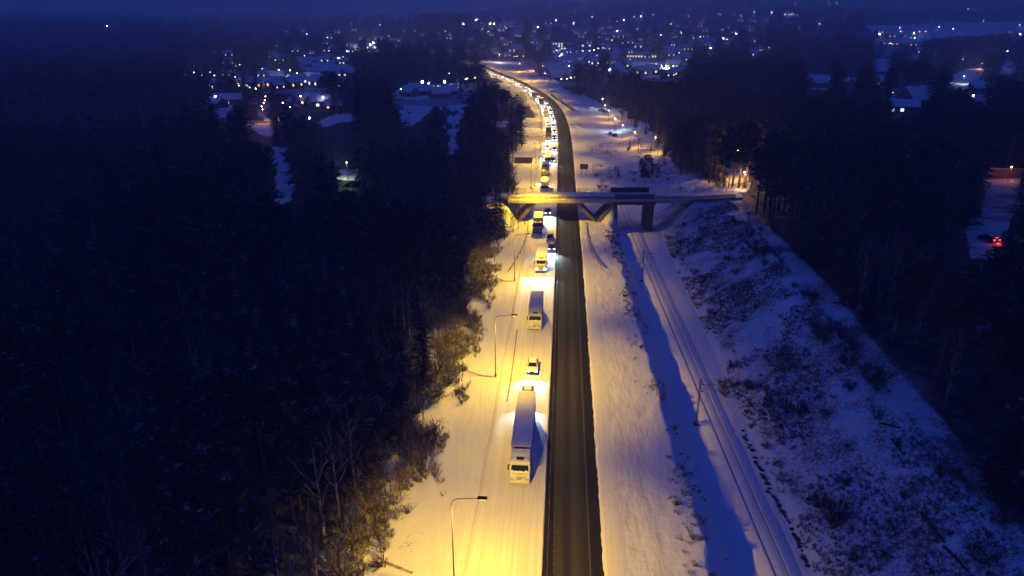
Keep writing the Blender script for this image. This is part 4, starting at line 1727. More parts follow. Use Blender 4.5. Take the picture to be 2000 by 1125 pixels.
TS = tree_sites()
tx_, ty_, tsp = TS[:, 0], TS[:, 1], TS[:, 2]
toff = road_off(tx_, ty_)
tz = terr(tx_, ty_, toff)
nn = len(tx_)
big = fbm(tx_ / 40, ty_ / 40, 61)
th = 14.5 + 8.0 * big + RNG.uniform(-3.0, 3.0, nn)
D_ = np.hypot(tx_, ty_)
edge_off = 19.0 - 4.8 * sstep(150, 182, ty_)
ok = ((toff < -edge_off) | ((toff > 15) & (tx_ > xE(ty_) + 1.0)) | ((toff > 15) & (ty_ > 240)) | (D_ > 1250))
ok &= ~((np.abs(ty_ - 195.6) < np.where(tx_ < -3.5, 3.2, 7.5)) & (tx_ > -60) & (tx_ < 90))
ok &= ~((toff < 0) & (toff > -13.2) | (toff > 0) & (toff < 14))
bx_, by_, zc_ = P(tx_, ty_, tz)
for f in np.linspace(0, 1, 13):
    a, b, _ = P(tx_, ty_, tz + th * f)
    cl = is_clear_pix(a, b)
    wpx = FPX / zc_ * np.where((tx_ > 60) & (f > .4), 2.6, 1.6 * (1 - f))
    if .15 < f < .9:
        cl |= is_clear_pix(a + wpx * .8, b) & is_clear_pix(a - wpx * .8, b)
    ok &= ~cl
for sx_, sy_ in ((1905, 462), (1916, 458), (1926, 462), (1930, 430), (1945, 400)):
    for f in (.35, .55, .75, .95):
        a, b, _ = P(tx_, ty_, tz + th * f)
        ok &= ~((np.hypot(a - sx_, b - sy_) < 4.6 * FPX / zc_) & (tx_ > 55) & (D_ < 175))
# the town: open ground with scattered trees
dens = np.zeros(nn, bool)
for pl in DENSE:
    dens |= inpoly(bx_, by_, pl)
town = (fbm(tx_ / 150, ty_ / 150, 31) < 0.40) & (D_ > 480) & ~dens & ~((bx_ < 370) & (by_ > 25))
ok &= ~(town & (RNG.uniform(0, 1, nn) > 0.33))
ok &= ~((D_ > 480) & ~dens & ~town & (RNG.uniform(0, 1, nn) > 0.72))
back = (bx_ < 480) & (D_ > 300) & (toff < 0)
ok &= ~(back & (D_ < 520) & (RNG.uniform(0, 1, nn) < .8))
# far lamps and windows are not hidden by trees
lp = np.array([[float(q) for q in t[:-1].split(',')] for t in PTS] + [[h_[0], h_[1] - 2.5] for h_ in HPX])
for f in (0., .33, .66, 1.0):
    a, b, _ = P(tx_, ty_, tz + th * f)
    for lx_, ly_ in lp:
        ok &= ~((np.abs(a - lx_) < 3.2 + 1.5 * FPX / zc_) & (np.abs(b - ly_) < 4) & (D_ > 300))
# inside the picture or near its rim
ax_, ay_, _ = P(tx_, ty_, tz + th)
ok &= (bx_ > -160) & (bx_ < 2160) & (ay_ < 1250)
sp_noise = fbm(tx_ / 28, ty_ / 28, 71)
kind = np.where(sp_noise < .40, 1, 0)                      # 1 pine
kind = np.where((tx_ > 20) & (sp_noise < .50), 1, kind)
bare = (fbm(tx_ / 22, ty_ / 22, 91) > .56) & (RNG.uniform(0, 1, nn) < .75)
kind = np.where(bare, 2, kind)
edge = (toff < -19) & (toff > -25)
kind = np.where(edge & (RNG.uniform(0, 1, nn) < .25), 2, kind)
NAMES = ['spruce_tree', 'pine_tree', 'bare_tree']
order = np.argsort(zc_)
taken = {0: 0, 1: 0, 2: 0}
rest_pts = []
LIM = {0: 270, 1: 255, 2: 175}
LABT = {
    (0, 'edge'): ('dark spruce at the wood edge where lamp light from the motorway shoulder reaches', 'spruces along the lit wood edge'),
    (0, 'left'): ('dark snow-dusted spruce in the dense wood left of the motorway', 'spruces in the left wood'),
    (0, 'right'): ('dark spruce in the wood above the railway cutting slope', 'spruces in the wood above the cutting'),
    (1, 'edge'): ('pine at the wood edge where lamp light from the motorway shoulder reaches', 'pines along the lit wood edge'),
    (1, 'left'): ('dark round-crowned pine in the dense wood left of the motorway', 'pines in the left wood'),
    (1, 'right'): ('dark round-crowned pine in the wood above the railway cutting slope', 'pines in the wood above the cutting'),
    (2, 'edge'): ('bare leafless tree at the lit wood edge beside the motorway shoulder', 'bare trees along the lit wood edge'),
    (2, 'left'): ('bare leafless tree among conifers in the wood left of the motorway', 'bare trees in the left wood'),
    (2, 'right'): ('bare leafless tree among conifers above the railway cutting slope', 'bare trees in the wood above the cutting'),
}
for i in order:
    if not ok[i]:
        continue
    k = int(kind[i])
    x, y, z, h = float(tx_[i]), float(ty_[i]), float(tz[i]), float(th[i])
    onscreen = -40 < bx_[i] < 2040 and ay_[i] < 1125 or (-40 < ax_[i] < 2040 and ay_[i] < 1125)
    if onscreen and taken[k] < LIM[k] and D_[i] < 420:
        taken[k] += 1
        reg = 'edge' if (-27 < toff[i] < 0) else ('left' if toff[i] < 0 else 'right')
        lab, grp = LABT[(k, reg)]
        hh = h if k < 2 else h * .8
        sc_ = hh / (18 if k < 2 else 14)
        r = thing(NAMES[k], lab, 'tree', (x, y, z - .1), random.uniform(0, 6.28), grp)
        wd = random.uniform(.85, 1.2)
        r.scale = (sc_ * wd, sc_ * wd, sc_)
        tm, cm = random.choice(PROTO[NAMES[k]])
        for me, nm in ((tm, 'trunk'), (cm, 'crown')):
            o = bpy.data.objects.new(nm, me)
            COL.objects.link(o)
            o.parent = r
    else:
        wide = min(3.2, max(1.0, tsp[i] / 4.7) ** .8)
        fi = {0: random.choice([0, 1]), 1: 2, 2: 3}[k]
        hs = h / 18 if k < 2 else h * .85 / 14
        rest_pts.append((x, y, z - .2, hs * wide * random.uniform(.85, 1.2), hs * random.uniform(.9, 1.08) * min(1.25, wide ** .3), random.uniform(0, 6.28), fi))


def scatter(name, pts, coll, label=None, cat=None):
    pts = np.array(pts, float)
    me = bpy.data.meshes.new(name)
    me.from_pydata(pts[:, :3].tolist(), [], [])
    sc_ = me.attributes.new('scl', 'FLOAT_VECTOR', 'POINT')
    sc_.data.foreach_set('vector', np.stack([pts[:, 3], pts[:, 3], pts[:, 4]], -1).ravel().astype(np.float32))
    rt_ = me.attributes.new('rot', 'FLOAT_VECTOR', 'POINT')
    rt_.data.foreach_set('vector', np.stack([pts[:, 5] * 0, pts[:, 5] * 0, pts[:, 5]], -1).ravel().astype(np.float32))
    ix = me.attributes.new('pick', 'INT', 'POINT')
    ix.data.foreach_set('value', pts[:, 6].astype(np.int32))
    o_ = bpy.data.objects.new(name, me)
    COL.objects.link(o_)
    ng = bpy.data.node_groups.new(name, 'GeometryNodeTree')
    ng.interface.new_socket('Geometry', in_out='INPUT', socket_type='NodeSocketGeometry')
    ng.interface.new_socket('Geometry', in_out='OUTPUT', socket_type='NodeSocketGeometry')
    gi, go = ng.nodes.new('NodeGroupInput'), ng.nodes.new('NodeGroupOutput')
    ci = ng.nodes.new('GeometryNodeCollectionInfo')
    ci.inputs['Collection'].default_value = coll
    ci.inputs['Separate Children'].default_value = True
    ci.inputs['Reset Children'].default_value = True
    iop = ng.nodes.new('GeometryNodeInstanceOnPoints')
    iop.inputs['Pick Instance'].default_value = True

    def at(nm, ty):
        a = ng.nodes.new('GeometryNodeInputNamedAttribute')
        a.data_type = ty
        a.inputs['Name'].default_value = nm
        return a.outputs[0]
    e2r = ng.nodes.new('FunctionNodeEulerToRotation')
    lk = ng.links.new
    lk(gi.outputs[0], iop.inputs['Points'])
    lk(ci.outputs[0], iop.inputs['Instance'])
    lk(at('pick', 'INT'), iop.inputs['Instance Index'])
    lk(at('rot', 'FLOAT_VECTOR'), e2r.inputs[0])
    lk(e2r.outputs[0], iop.inputs['Rotation'])
    lk(at('scl', 'FLOAT_VECTOR'), iop.inputs['Scale'])
    lk(iop.outputs[0], go.inputs[0])
    md = o_.modifiers.new('scatter', 'NODES')
    md.node_group = ng
    tag(o_, label, cat, kind='stuff')
    return o_


scatter('distant_woods', rest_pts, HID, 'dark conifer woods filling the land behind the nearest trees out to the hazy hills', 'forest')
print('TREES', taken, len(rest_pts))

# ------------------------------------------------------------------ shrubs, frosted saplings, logs, stones
def put_shrub(x, y, h, meshes, label, group):
    o_ = bpy.data.objects.new('shrub', random.choice(meshes))
    COL.objects.link(o_)
    o_.location = (x, y, terr1(x, y) - .05)
    k = h / 2.0
    o_.scale = (k * random.uniform(.9, 1.5), k * random.uniform(.9, 1.5), k)
    o_.rotation_euler = (0, 0, random.uniform(0, 6.28))
    tag(o_, label, 'shrub', group)


def put_sap(x, y, h, label, group):
    z = terr1(x, y)
    r = thing('bare_tree', label, 'tree', (x, y, z - .1), random.uniform(0, 6.28), group)
    k = h / 9
    r.scale = (k * 1.1, k * 1.1, k)
    tm, cm = random.choice(FROST)
    for me, nm in ((tm, 'trunk'), (cm, 'crown')):
        o_ = bpy.data.objects.new(nm, me)
        COL.objects.link(o_)
        o_.parent = r


ys = 50.0
while ys < 186:
    s = s_of_y(ys)
    for k in range(5):
        of = -15.0 - 6.5 * random.random() ** .7 if k else random.uniform(-15.5, -12.2)
        if random.random() < (.9 if k else .5):
            x, y, _, _ = road_at(s + random.uniform(-2, 2), of)
            put_shrub(x, y, random.uniform(1.6, 3.8) if of < -16 else random.uniform(.6, 1.8), SHRUB, 'snowy brown shrub on the lamp-lit bank between shoulder and wood', 'shrubs along the lit wood edge')
    for k in range(3):
        x, y, _, _ = road_at(s + random.uniform(-2.5, 2.5), random.uniform(-23.5, -17.0))
        put_sap(x, y, random.uniform(4.0, 8.5), 'frosted bare sapling at the lit wood edge beside the motorway shoulder', 'saplings along the lit wood edge')
    ys += 5.0
for (px, py, h) in ((1008, 432, 8.5), (998, 446, 9), (1012, 448, 6.5), (985, 470, 8), (1003, 415, 8), (966, 512, 6), (972, 500, 5), (990, 405, 10), (1000, 425, 10), (992, 432, 9), (1014, 425, 7), (980, 450, 9), (1002, 455, 6), (996, 410, 11), (1010, 410, 8)):
    x, y = G(px, py)
    put_sap(x, y, h, 'snow-laden bare tree lit yellow beside the left end of the bridge', 'snow-laden trees by the bridge')
for k in range(34):
    y = random.uniform(52, 185)
    x = xC(y) + random.uniform(-1.6, 2.0)
    put_shrub(x, y, random.uniform(.4, 1.3), SHRUBD, 'low dark shrub on the verge crest above the railway', 'shrubs on the verge crest')
for k in range(75):
    y = random.uniform(48, 188)
    t = random.uniform(.05, .95) if random.random() < .7 else random.uniform(.0, .25)
    x = xD(y) + (xE(y) - xD(y)) * t
    put_shrub(x, y, random.choice([.6, .8, 1.0, 1.4, 1.9]), SHRUBD, 'dark leafless shrub on the snowy slope between railway and wood', 'shrubs on the cutting slope')
for k in range(38):
    y = random.uniform(48, 186)
    x = float(xE(y)) + random.uniform(-3.5, 2)
    put_shrub(x, y, random.uniform(1.2, 3.2), SHRUBD, 'dark undergrowth shrub along the top of the cutting slope by the wood', 'shrubs along the top of the slope')
for px, py, h in ((1410, 745, 2.2), (1460, 748, 2.0), (1415, 765, 2.4), (1500, 760, 2.2), (1535, 795, 2.8), (1560, 800, 2.4), (1600, 985, 2.6), (1640, 1000, 3.0), (1620, 1015, 2.6), (1645, 700, 1.8)):
    g_ = ground_at(px, py + 12)
    put_shrub(g_[0], g_[1], h, SHRUBD, 'larger dark bush standing out on the snowy cutting slope', 'larger bushes on the cutting slope')
for k in range(20):
    g_ = ground_at(random.uniform(1150, 1330), random.uniform(318, 372))
    if g_ and road_off(np.array([g_[0]]), np.array([g_[1]]))[0] > 13:
        put_shrub(g_[0], g_[1], random.uniform(.6, 2.0), SHRUBD, 'dark shrub in the snowy field beyond the bridge', 'shrubs in the field beyond the bridge')

# heather and dead grass poking through the snow: far too much to count
HS = bpy.data.collections.new('scrub_patterns')
for i in range(3):
    HS.objects.link(bpy.data.objects.new('%s_tuft' % 'abc'[i], shrub_geo(rr, 1.0, 7).mesh('tuft', M['twig'])))
for i in range(2):
    HS.objects.link(bpy.data.objects.new('%s_tuft' % 'de'[i], shrub_geo(rr, 1.0, 7).mesh('tuft', M['frost'])))
n_ = 15000
yy = RNG.uniform(46, 190, n_)
tt = RNG.uniform(0, 1.05, n_)
xx = xD(yy) + (xE(yy) - xD(yy)) * tt
kp = fbm(xx / 5, yy / 7, 44) + .25 * fbm(xx / 14, yy / 14, 47) > .53
xs1, ys1 = xx[kp], yy[kp]
yy = RNG.uniform(46, 190, 1500)
xx = xC(yy) + RNG.normal(0, 1.2, 1500)
xs2, ys2 = xx[fbm(xx / 4, yy / 6, 48) > .46], yy[fbm(xx / 4, yy / 6, 48) > .46]
yy = RNG.uniform(205, 330, 3600)
xx = RNG.uniform(30, 85, 3600)
kp = (fbm(xx / 9, yy / 12, 49) > .44) & (road_off(xx, yy) > 13)
xs3, ys3 = xx[kp], yy[kp]
ss_ = RNG.uniform(s_of_y(46), s_of_y(188), 6500)
of_ = -12.2 - 9.0 * RNG.uniform(0, 1, 6500) ** .55
kp = fbm(ss_ / 5, of_ / 4, 50) + sstep(-14, -18, of_) * .12 > .46
xx, yy, _, _ = road_at(ss_[kp], of_[kp])
px_ = np.concatenate([xs1, xs2, xs3, xx])
py_ = np.concatenate([ys1, ys2, ys3, yy])
fr = np.concatenate([np.zeros(len(xs1) + len(xs2) + len(xs3)), np.ones(len(xx))])
pz_ = terr(px_, py_)
hh_ = RNG.uniform(.22, .58, len(px_)) * np.where(fr > 0, RNG.uniform(1.2, 3.6, len(px_)), 1.0)
scatter('scrub', [(a, b, c - .04, h * random.uniform(.9, 1.6), h, random.uniform(0, 6.28), random.choice([0, 1, 2, 3, 4]) if f < .5 else random.choice([3, 4, 3, 4, 1])) for a, b, c, h, f in zip(px_, py_, pz_, hh_, fr)],
        HS, 'heather, dead grass and twigs poking through the snow of the banks and slopes', 'undergrowth')

for k in range(26):
    px, py = random.uniform(1175, 1335), random.uniform(285, 352)
    if random.random() < .35:
        px, py = random.uniform(1250, 1285), random.uniform(338, 352)
    g_ = ground_at(px, py)
    if g_ and road_off(np.array([g_[0]]), np.array([g_[1]]))[0] > 17:
        k_ = random.uniform(.14, .42)
        r = thing('pine_tree' if k % 2 else 'spruce_tree', 'young conifer growing on the rough snowy field beyond the bridge', 'tree', g_, random.uniform(0, 6), 'young conifers beyond the bridge')
        r.scale = (k_ * 1.2, k_ * 1.2, k_)
        tm, cm = random.choice(PROTO['pine_tree' if k % 2 else 'spruce_tree'])
        for me, nm in ((tm, 'trunk'), (cm, 'crown')):
            o = bpy.data.objects.new(nm, me)
            COL.objects.link(o)
            o.parent = r

# fallen trunks
for i, (a, b, r_, lab) in enumerate([((1718, 832), (1756, 842), .14, 'thin fallen trunk lying across the upper cutting slope'),
                                     ((1740, 862), (1764, 894), .15, 'short fallen trunk lying downhill below another one on the slope'),
                                     ((1798, 1010), (1842, 1068), .2, 'thick fallen trunk on the snow at the lower right slope'),
                                     ((1842, 1072), (1888, 1122), .17, 'fallen trunk continuing from the thick one towards the picture edge'),
                                     ((1908, 1072), (1932, 1098), .12, 'slender fallen trunk beside the dark wood at lower right')]):
    A, B = ground_at(*a), ground_at(*b)
    A = Vector(A) + Vector((0, 0, r_ * .8))
    B = Vector(B) + Vector((0, 0, r_ * .8))
    mb = MB().tube([Vector((0, 0, 0)), (B - A) * .5 + Vector((0, 0, .05)), B - A], [r_, r_ * .85, r_ * .6], 7)
    for k in range(3):
        t = random.uniform(.3, .9)
        q = (B - A) * t
        mb.tube([q, q + Vector((random.uniform(-.5, .5), random.uniform(-.5, .5), random.uniform(.4, .9)))], [.05, .015], 4)
    o = mb.build('fallen_log', M['bark'])
    o.location = A
    tag(o, lab, 'fallen log', 'fallen trunks on the slope')


def rock_mesh(rng):
    bm = bmesh.new()
    bmesh.ops.create_icosphere(bm, subdivisions=2, radius=1)
    for v in bm.verts:
        v.co *= rng.uniform(.75, 1.15)
        v.co.z *= .55
    me = bpy.data.meshes.new('stone')
    bm.to_mesh(me)
    bm.free()
    me.materials.append(M['rock'])
    return me


RK = [rock_mesh(rr) for _ in range(3)]
path = [(1452, 846), (1462, 872), (1478, 905), (1492, 930), (1502, 962), (1520, 990), (1535, 1012), (1552, 1045), (1565, 1080), (1578, 1112)]
for i in range(len(path) - 1):
    for k in range(5):
        f = k / 5 + random.uniform(-.08, .08)
        px = path[i][0] * (1 - f) + path[i + 1][0] * f + random.uniform(-3, 3)
        py = path[i][1] * (1 - f) + path[i + 1][1] * f
        g_ = ground_at(px, py)
        o = bpy.data.objects.new('stone', random.choice(RK))
        COL.objects.link(o)
        o.location = (g_[0], g_[1], g_[2])
        k_ = random.uniform(.14, .34)
        o.scale = (k_, k_ * random.uniform(1, 1.8), k_)
        o.rotation_euler = (0, 0, random.uniform(0, 6.28))
        tag(o, 'dark stone in the broken row along the foot of the cutting slope', 'stone', 'stones at the foot of the slope')

# ------------------------------------------------------------------ signs and fences beyond the bridge
x, y = G(1140, 345)
r = thing('road_sign', 'brown-backed rectangular road sign on two posts in the snowy verge beyond the bridge', 'road sign', (x, y, terr1(x, y)), RAD(-4))
MB().box((0, 0, 3.6), (2.9, .06, 1.9), .02).build('panel', M['wood'], r)
for sd in (-1, 1):
    MB().tube([(sd * .9, .08, 0), (sd * .9, .08, 4.4)], .05, 6).build('post', M['steel'], r)
    MB().box((0, .05, 3.6 + sd * .6), (2.7, .04, .08)).build('bracket', M['steel'], r)


def board_fence(label, a, b, h, material, posts=True, name='board_fence'):
    A, B = Vector((a[0], a[1], terr1(*a[:2]))), Vector((b[0], b[1], terr1(*b[:2])))
    L_ = (B - A).length
    r_ = thing(name, label, 'fence', A, math.atan2(B.y - A.y, B.x - A.x))
    n_ = max(2, int(L_ / 2.5))
    mb_ = MB()
    for i in range(n_):
        mb_.box((L_ * (i + .5) / n_, 0, h / 2), (L_ / n_ - .05, .1, h), .01)
    mb_.build('board_panel', material, r_)
    for i in range(n_ + 1):
        MB().box((L_ * i / n_, .0, h / 2 + .1), (.18, .22, h + .25), .02).build('post', M['steel'] if posts else material, r_)
    if name != 'noise_fence':
        MB().box((L_ / 2, 0, h + .05), (L_, .3, .1), .03).build('snow_cap', M['snow'], r_)
    return r_


board_fence('brown timber screen with snow cap at the wood edge left of the queue', G(1005, 320), G(1039, 320), 2.4, M['palewood'])
x, y = G(1024, 360)
A_, B_ = G(1120, 222), G(1076, 190)
board_fence('long low dark noise fence along the far bend right verge', A_, B_, 1.6, M['screen'], False, 'noise_fence')

# ------------------------------------------------------------------ houses and far town
def make_house(wallm, L_=11.0, W_=8.0, h=3.4, roof=3.0, lit=2, warm=True):
    r = thing('house', '', 'house')
    mb_ = MB()
    hl, hw = L_ / 2, W_ / 2
    vs_ = [(-hl, -hw, -1.5), (hl, -hw, -1.5), (hl, hw, -1.5), (-hl, hw, -1.5), (-hl, -hw, h), (hl, -hw, h), (hl, hw, h), (-hl, hw, h), (-hl, 0, h + roof - .25), (hl, 0, h + roof - .25)]
    mb_.add(vs_, [(0, 1, 5, 4), (2, 3, 7, 6), (1, 2, 6, 9, 5), (3, 0, 4, 8, 7)])
    mb_.build('wall', wallm, r)
    rf = MB()
    o_ = .6
    zz = h - o_ * roof / hw
    rf.slab([(-hl - o_, -hw - o_, zz), (hl + o_, -hw - o_, zz), (hl + o_, 0, h + roof), (-hl - o_, 0, h + roof)], .28)
    rf.slab([(hl + o_, hw + o_, zz), (-hl - o_, hw + o_, zz), (-hl - o_, 0, h + roof), (hl + o_, 0, h + roof)], .28)
    ro = rf.build('roof', M['snow'], r)
    MB().box((hl * .4, 1.0, h + roof), (.8, .8, 1.8), .03).build('chimney', M['wallB'], ro)
    for i in range(3):
        x_ = -hl + L_ * (i + .7) / 3.4
        w_ = MB().box((x_, -hw - .02, 1.7), (1.4, .08, 1.3))
        w_.build('window', (M['winwarm'] if warm else M['wincool']) if i < lit else M['glass'], r)
    w_ = MB().box((hl + .02, -1.2, 1.7), (.08, 1.3, 1.3))
    w_.build('window', M['glass'], r)
    MB().box((hl * .82, -hw - .02, 1.05), (1.0, .08, 2.1)).build('door', M['wood'], r)
    return r


houses = [make_house(M['wallA'], lit=0), make_house(M['wallB'], 12, 8.5, 3.2, 3.2, 1), make_house(M['wallC'], 14, 9, 3.6, 2.6, 2, False)]
hu = [0, 0, 0]


def put_house(px, py, k, rz, label, group=None, sc_=1.0):
    g_ = ground_at(px, py)
    if not g_:
        return None
    o_ = houses[k] if hu[k] == 0 else copy_tree(houses[k])
    hu[k] += 1
    o_.location = g_
    o_.rotation_euler = (0, 0, RAD(rz))
    o_.scale = (sc_, sc_, sc_)
    o_['label'] = label
    if group:
        o_['group'] = group
    return o_


put_house(1597, 172, 0, 20, 'house with broad snow-covered roof between dark pines, leftmost above the wood', None, 1.5)
put_house(1662, 176, 0, 62, 'house with steep snow roof seen end-on between pines in the wood', None, 1.35)
put_house(1726, 168, 1, -35, 'small red-walled house with snowy roof behind the steep-roofed one', None, 1.2)
put_house(1732, 184, 2, 35, 'grey house with small snowy roof half hidden by trees', None, 0.9)
put_house(1798, 214, 0, 8, 'long house with wide snow roof, lowest of the houses in the wood', None, 1.9)
put_house(1758, 220, 2, -20, 'low outbuilding with snow roof beside the long house', None, 1.1)
put_house(1915, 182, 0, -25, 'house with snowy roof below the white-lit street on the right', None, 1.3)
put_house(447, 205, 2, 15, 'pale lit house on the snowy clearing beyond the left wood', None, 1.2)
put_house(425, 210, 1, -30, 'small red house at the edge of the snowy clearing beyond left wood', None, 1.0)
for i, (px, py) in enumerate([(800, 188), (826, 186), (846, 184), (858, 192), (876, 186), (815, 178), (890, 180)]):
    put_house(px, py, i % 3, random.uniform(-50, 50), '%s house of the small village on the snowfield left of the far bend' % ['red', 'grey', 'pale'][(i + 2) % 3], 'village houses on the snowfield', random.uniform(.9, 1.25))
for i, (px, py) in enumerate([(590, 200), (610, 206), (632, 210), (640, 200), (655, 214), (672, 150), (640, 118), (612, 122), (668, 126), (600, 130)]):
    put_house(px, py, i % 3, random.uniform(-50, 50), '%s house among snowy yards beyond the left wood' % ['pale', 'red', 'grey'][i % 3], 'houses among yards beyond the left wood', random.uniform(.9, 1.3))


def far_house_mesh(wallm, warm):
    mb_ = MB()
    mb_.box((0, 0, 1.8), (11, 8, 5))
    mb_.slab([(-6, -4.6, 4.0), (6, -4.6, 4.0), (6, 0, 7), (-6, 0, 7)], .3, 1)
    mb_.slab([(6, 4.6, 4.0), (-6, 4.6, 4.0), (-6, 0, 7), (6, 0, 7)], .3, 1)
    for x_ in (-3.2, 0.2, 3.4):
        mb_.box((x_, -4.05, 2.4), (1.3, .1, 1.4), 0, None, 2 if (x_ != 0.2) else 3)
    return mb_.mesh('house', [wallm, M['snow'], M['winwarm'] if warm else M['wincool'], M['glass']])


FH = [far_house_mesh(M['wallA'], True), far_house_mesh(M['wallB'], True), far_house_mesh(M['wallC'], False)]
for px, py, where in HPX:
    g_ = ground_at(px, py)
    if not g_:
        continue
    j = random.randrange(3)
    o = bpy.data.objects.new('house', FH[j])
    COL.objects.link(o)
    o.location = g_
    o.rotation_euler = (0, 0, RAD(random.uniform(-60, 60)))
    k_ = random.uniform(.9, 1.5)
    o.scale = (k_, k_, k_)
    tag(o, '%s distant house with snow roof and lit windows, %s' % (['pale', 'red', 'grey'][j], where), 'house', 'houses in the ' + where)


def block(label, px, py, L_, W_, H_, rows, cols, rz, winm, litp, cat='building'):
    g_ = ground_at(px, py)
    r_ = thing('apartment_building' if rows > 1 else 'long_building', label, cat, g_, RAD(rz))
    MB().box((0, 0, H_ / 2), (L_, W_, H_), .05).build('wall', M['wallC'], r_)
    MB().box((0, 0, H_ + .2), (L_ + .8, W_ + .8, .4), .1).build('roof', M['snow'], r_)
    for i in range(rows):
        for k in range(cols):
            on = random.random() < litp
            MB().box((-L_ / 2 + L_ * (k + .5) / cols, -W_ / 2 - .03, H_ * (i + .55) / rows), (L_ / cols * .5, .1, H_ / rows * .5)).build('window', winm if on else M['glass'], r_)
    return r_


block('apartment block with tall bright windows in the town beyond the bend', 1133, 102, 34, 12, 12, 3, 6, 8, M['wincool'], .35)
block('apartment block with scattered lit windows left of the tall-windowed block', 1092, 97, 24, 11, 11, 3, 5, -6, M['wincool'], .4)
block('long low shop building with an unbroken row of bright windows', 1252, 114, 44, 14, 5, 1, 11, -4, M['winwarm'], .9)
block('flat-roofed hall glowing beside a floodlit yard at the wood edge', 1312, 146, 26, 14, 6, 1, 5, 12, M['wincool'], .7)
block('low hall with a lit front on the far left hillside', 720, 97, 40, 16, 7, 1, 6, 20, M['wincool'], .8)
block('pale apartment block in the town above the floodlit yard', 1205, 92, 30, 12, 13, 3, 6, 14, M['winwarm'], .25)

# far lamps: one mesh each (pole and bulb), standing where their lights show
def far_lamp_mesh(name, bulb, rad, h=7.0):
    mb_ = MB()
    mb_.tube([(0, 0, -1), (0, 0, h - rad)], .09, 5, 0)
    bm = bmesh.new()
    bmesh.ops.create_icosphere(bm, subdivisions=1, radius=rad)
    bm.verts.index_update()
    mb_.add([v.co + Vector((0, 0, h)) for v in bm.verts], [tuple(q.index for q in f.verts) for f in bm.faces], 1)
    bm.free()
    return mb_.mesh(name, [M['dark'], bulb])


FL = {'w': far_lamp_mesh('street_lamp', M['bulbW'], .38), 'W': far_lamp_mesh('street_lamp', M['bulbWf'], .50), 'X': far_lamp_mesh('street_lamp', M['bulbWff'], .9, 9),
      'y': far_lamp_mesh('street_lamp', M['bulbY'], .38), 'Y': far_lamp_mesh('street_lamp', M['bulbYf'], .55)}
def where_of(px, py):
    if px < 560 and py > 100:
        return 'valley beyond the left wood'
    if px < 960:
        return 'hazy slopes left of the far bend' if py < 110 else 'snowfields left of the far bend'
    if px < 1340:
        return 'town beyond the far bend'
    return 'far hillside behind the right wood'


for t in PTS:
    a, b = t[:-1].split(',')
    k = t[-1]
    px, py = float(a), float(b)
    d = None
    for dy in (0, 3, 6, 10, 15, 20, 26):
        d = ground_at(px, py + 2.5 + dy)
        if d:
            break
    if not d:
        continue
    if k == 'w' and random.random() < .22:
        k = 'y'
    if py < 75:
        k = {'w': 'W', 'W': 'X', 'y': 'Y'}.get(k, k)
    o = bpy.data.objects.new('street_lamp', FL[k])
    COL.objects.link(o)
    o.location = d
    dd = math.hypot(d[0], d[1])
    sc_ = 1.0 if dd < 1200 else min(1.6, dd / 1200)
    o.scale = (sc_, sc_, 1.0)
    wo_ = where_of(px, py)
    tag(o, '%s lamp on a thin pole in the %s' % ({'w': 'faint white', 'W': 'white', 'X': 'dazzling white', 'y': 'amber', 'Y': 'bright amber'}[k], wo_), 'street lamp', 'far lamps in the ' + wo_)

# nearer side streets: lamps that really light what stands round them
AMB = (1.0, 0.50, 0.03)
WHT = (0.85, 0.95, 1.0)


def side_lamp(px, py, label, watt, col, bulb, h=6.5, z=None):
    g_ = ground_at(px, py)
    if not g_:
        return
    r_ = thing('street_lamp', label, 'street lamp', g_, 0, 'lamps along the side street')
    MB().tube([(0, 0, 0), (0, 0, h)], [.08, .06], 6).build('pole', M['dark'], r_)
    bm = bmesh.new()
    bmesh.ops.create_icosphere(bm, subdivisions=2, radius=.2)
    bm.verts.index_update()
    mb_ = MB()
    mb_.add([v.co + Vector((0, 0, h + .25)) for v in bm.verts], [tuple(q.index for q in f.verts) for f in bm.faces])
    bm.free()
    mb_.build('lamp_globe', bulb, r_, True)
    point('lamp_light', (0.0, -.45, h - .3), watt, col, .2, r_)


side_lamp(1238, 288, 'amber lamp glowing on a globe-crowned tree by the side street', 2600, AMB, M['bulbYf'])
side_lamp(1278, 300, 'white-amber lamp beside a lit bushy tree at the bend of the side street', 2200, (1.0, .62, .05), M['bulbYf'])
side_lamp(1188, 240, 'amber lamp over the yard at the foot of the side street', 2400, AMB, M['bulbY'])
side_lamp(1215, 272, 'amber lamp on the side street between yard and globe-crowned tree', 1800, AMB, M['bulbY'])
side_lamp(1200, 258, 'white lamp over the pale parking yard by the side street', 2600, WHT, M['bulbW'])
side_lamp(1181, 228, 'upper amber lamp above the parking yard', 2600, AMB, M['bulbY'])
side_lamp(1176, 215, 'white lamp where the side street meets the motorway verge', 2200, WHT, M['bulbW'])
side_lamp(1434, 352, 'white-topped lamp among bare trunks at the right end of the bridge', 6000, (1.0, .48, .08), M['bulbYf'], 9)
side_lamp(1450, 372, 'lamp lighting the snowbank where the bridge road enters the wood', 1500, (1.0, .62, .3), M['bulbY'], 5)
side_lamp(516, 238, 'amber lamp in the lane through the gap in the left wood', 5200, (1.0, .42, .12), M['bulbY'])
side_lamp(680, 352, 'greenish lamp hidden among branches in the left wood', 1800, (.8, .9, .5), M['bulbW'], 6)
side_lamp(552, 166, 'white lamp on the pale lane beyond the left wood', 16000, (.8, .9, .7), M['bulbW'])
side_lamp(724, 100, 'floodlight mast in front of the low hall on the left hillside', 60000, WHT, M['bulbWf'], 10)
side_lamp(1300, 146, 'floodlight mast in the yard of the glowing hall', 16000, WHT, M['bulbWf'], 9)
side_lamp(1280, 140, 'second floodlight mast in the yard of the glowing hall', 9000, WHT, M['bulbW'], 8)
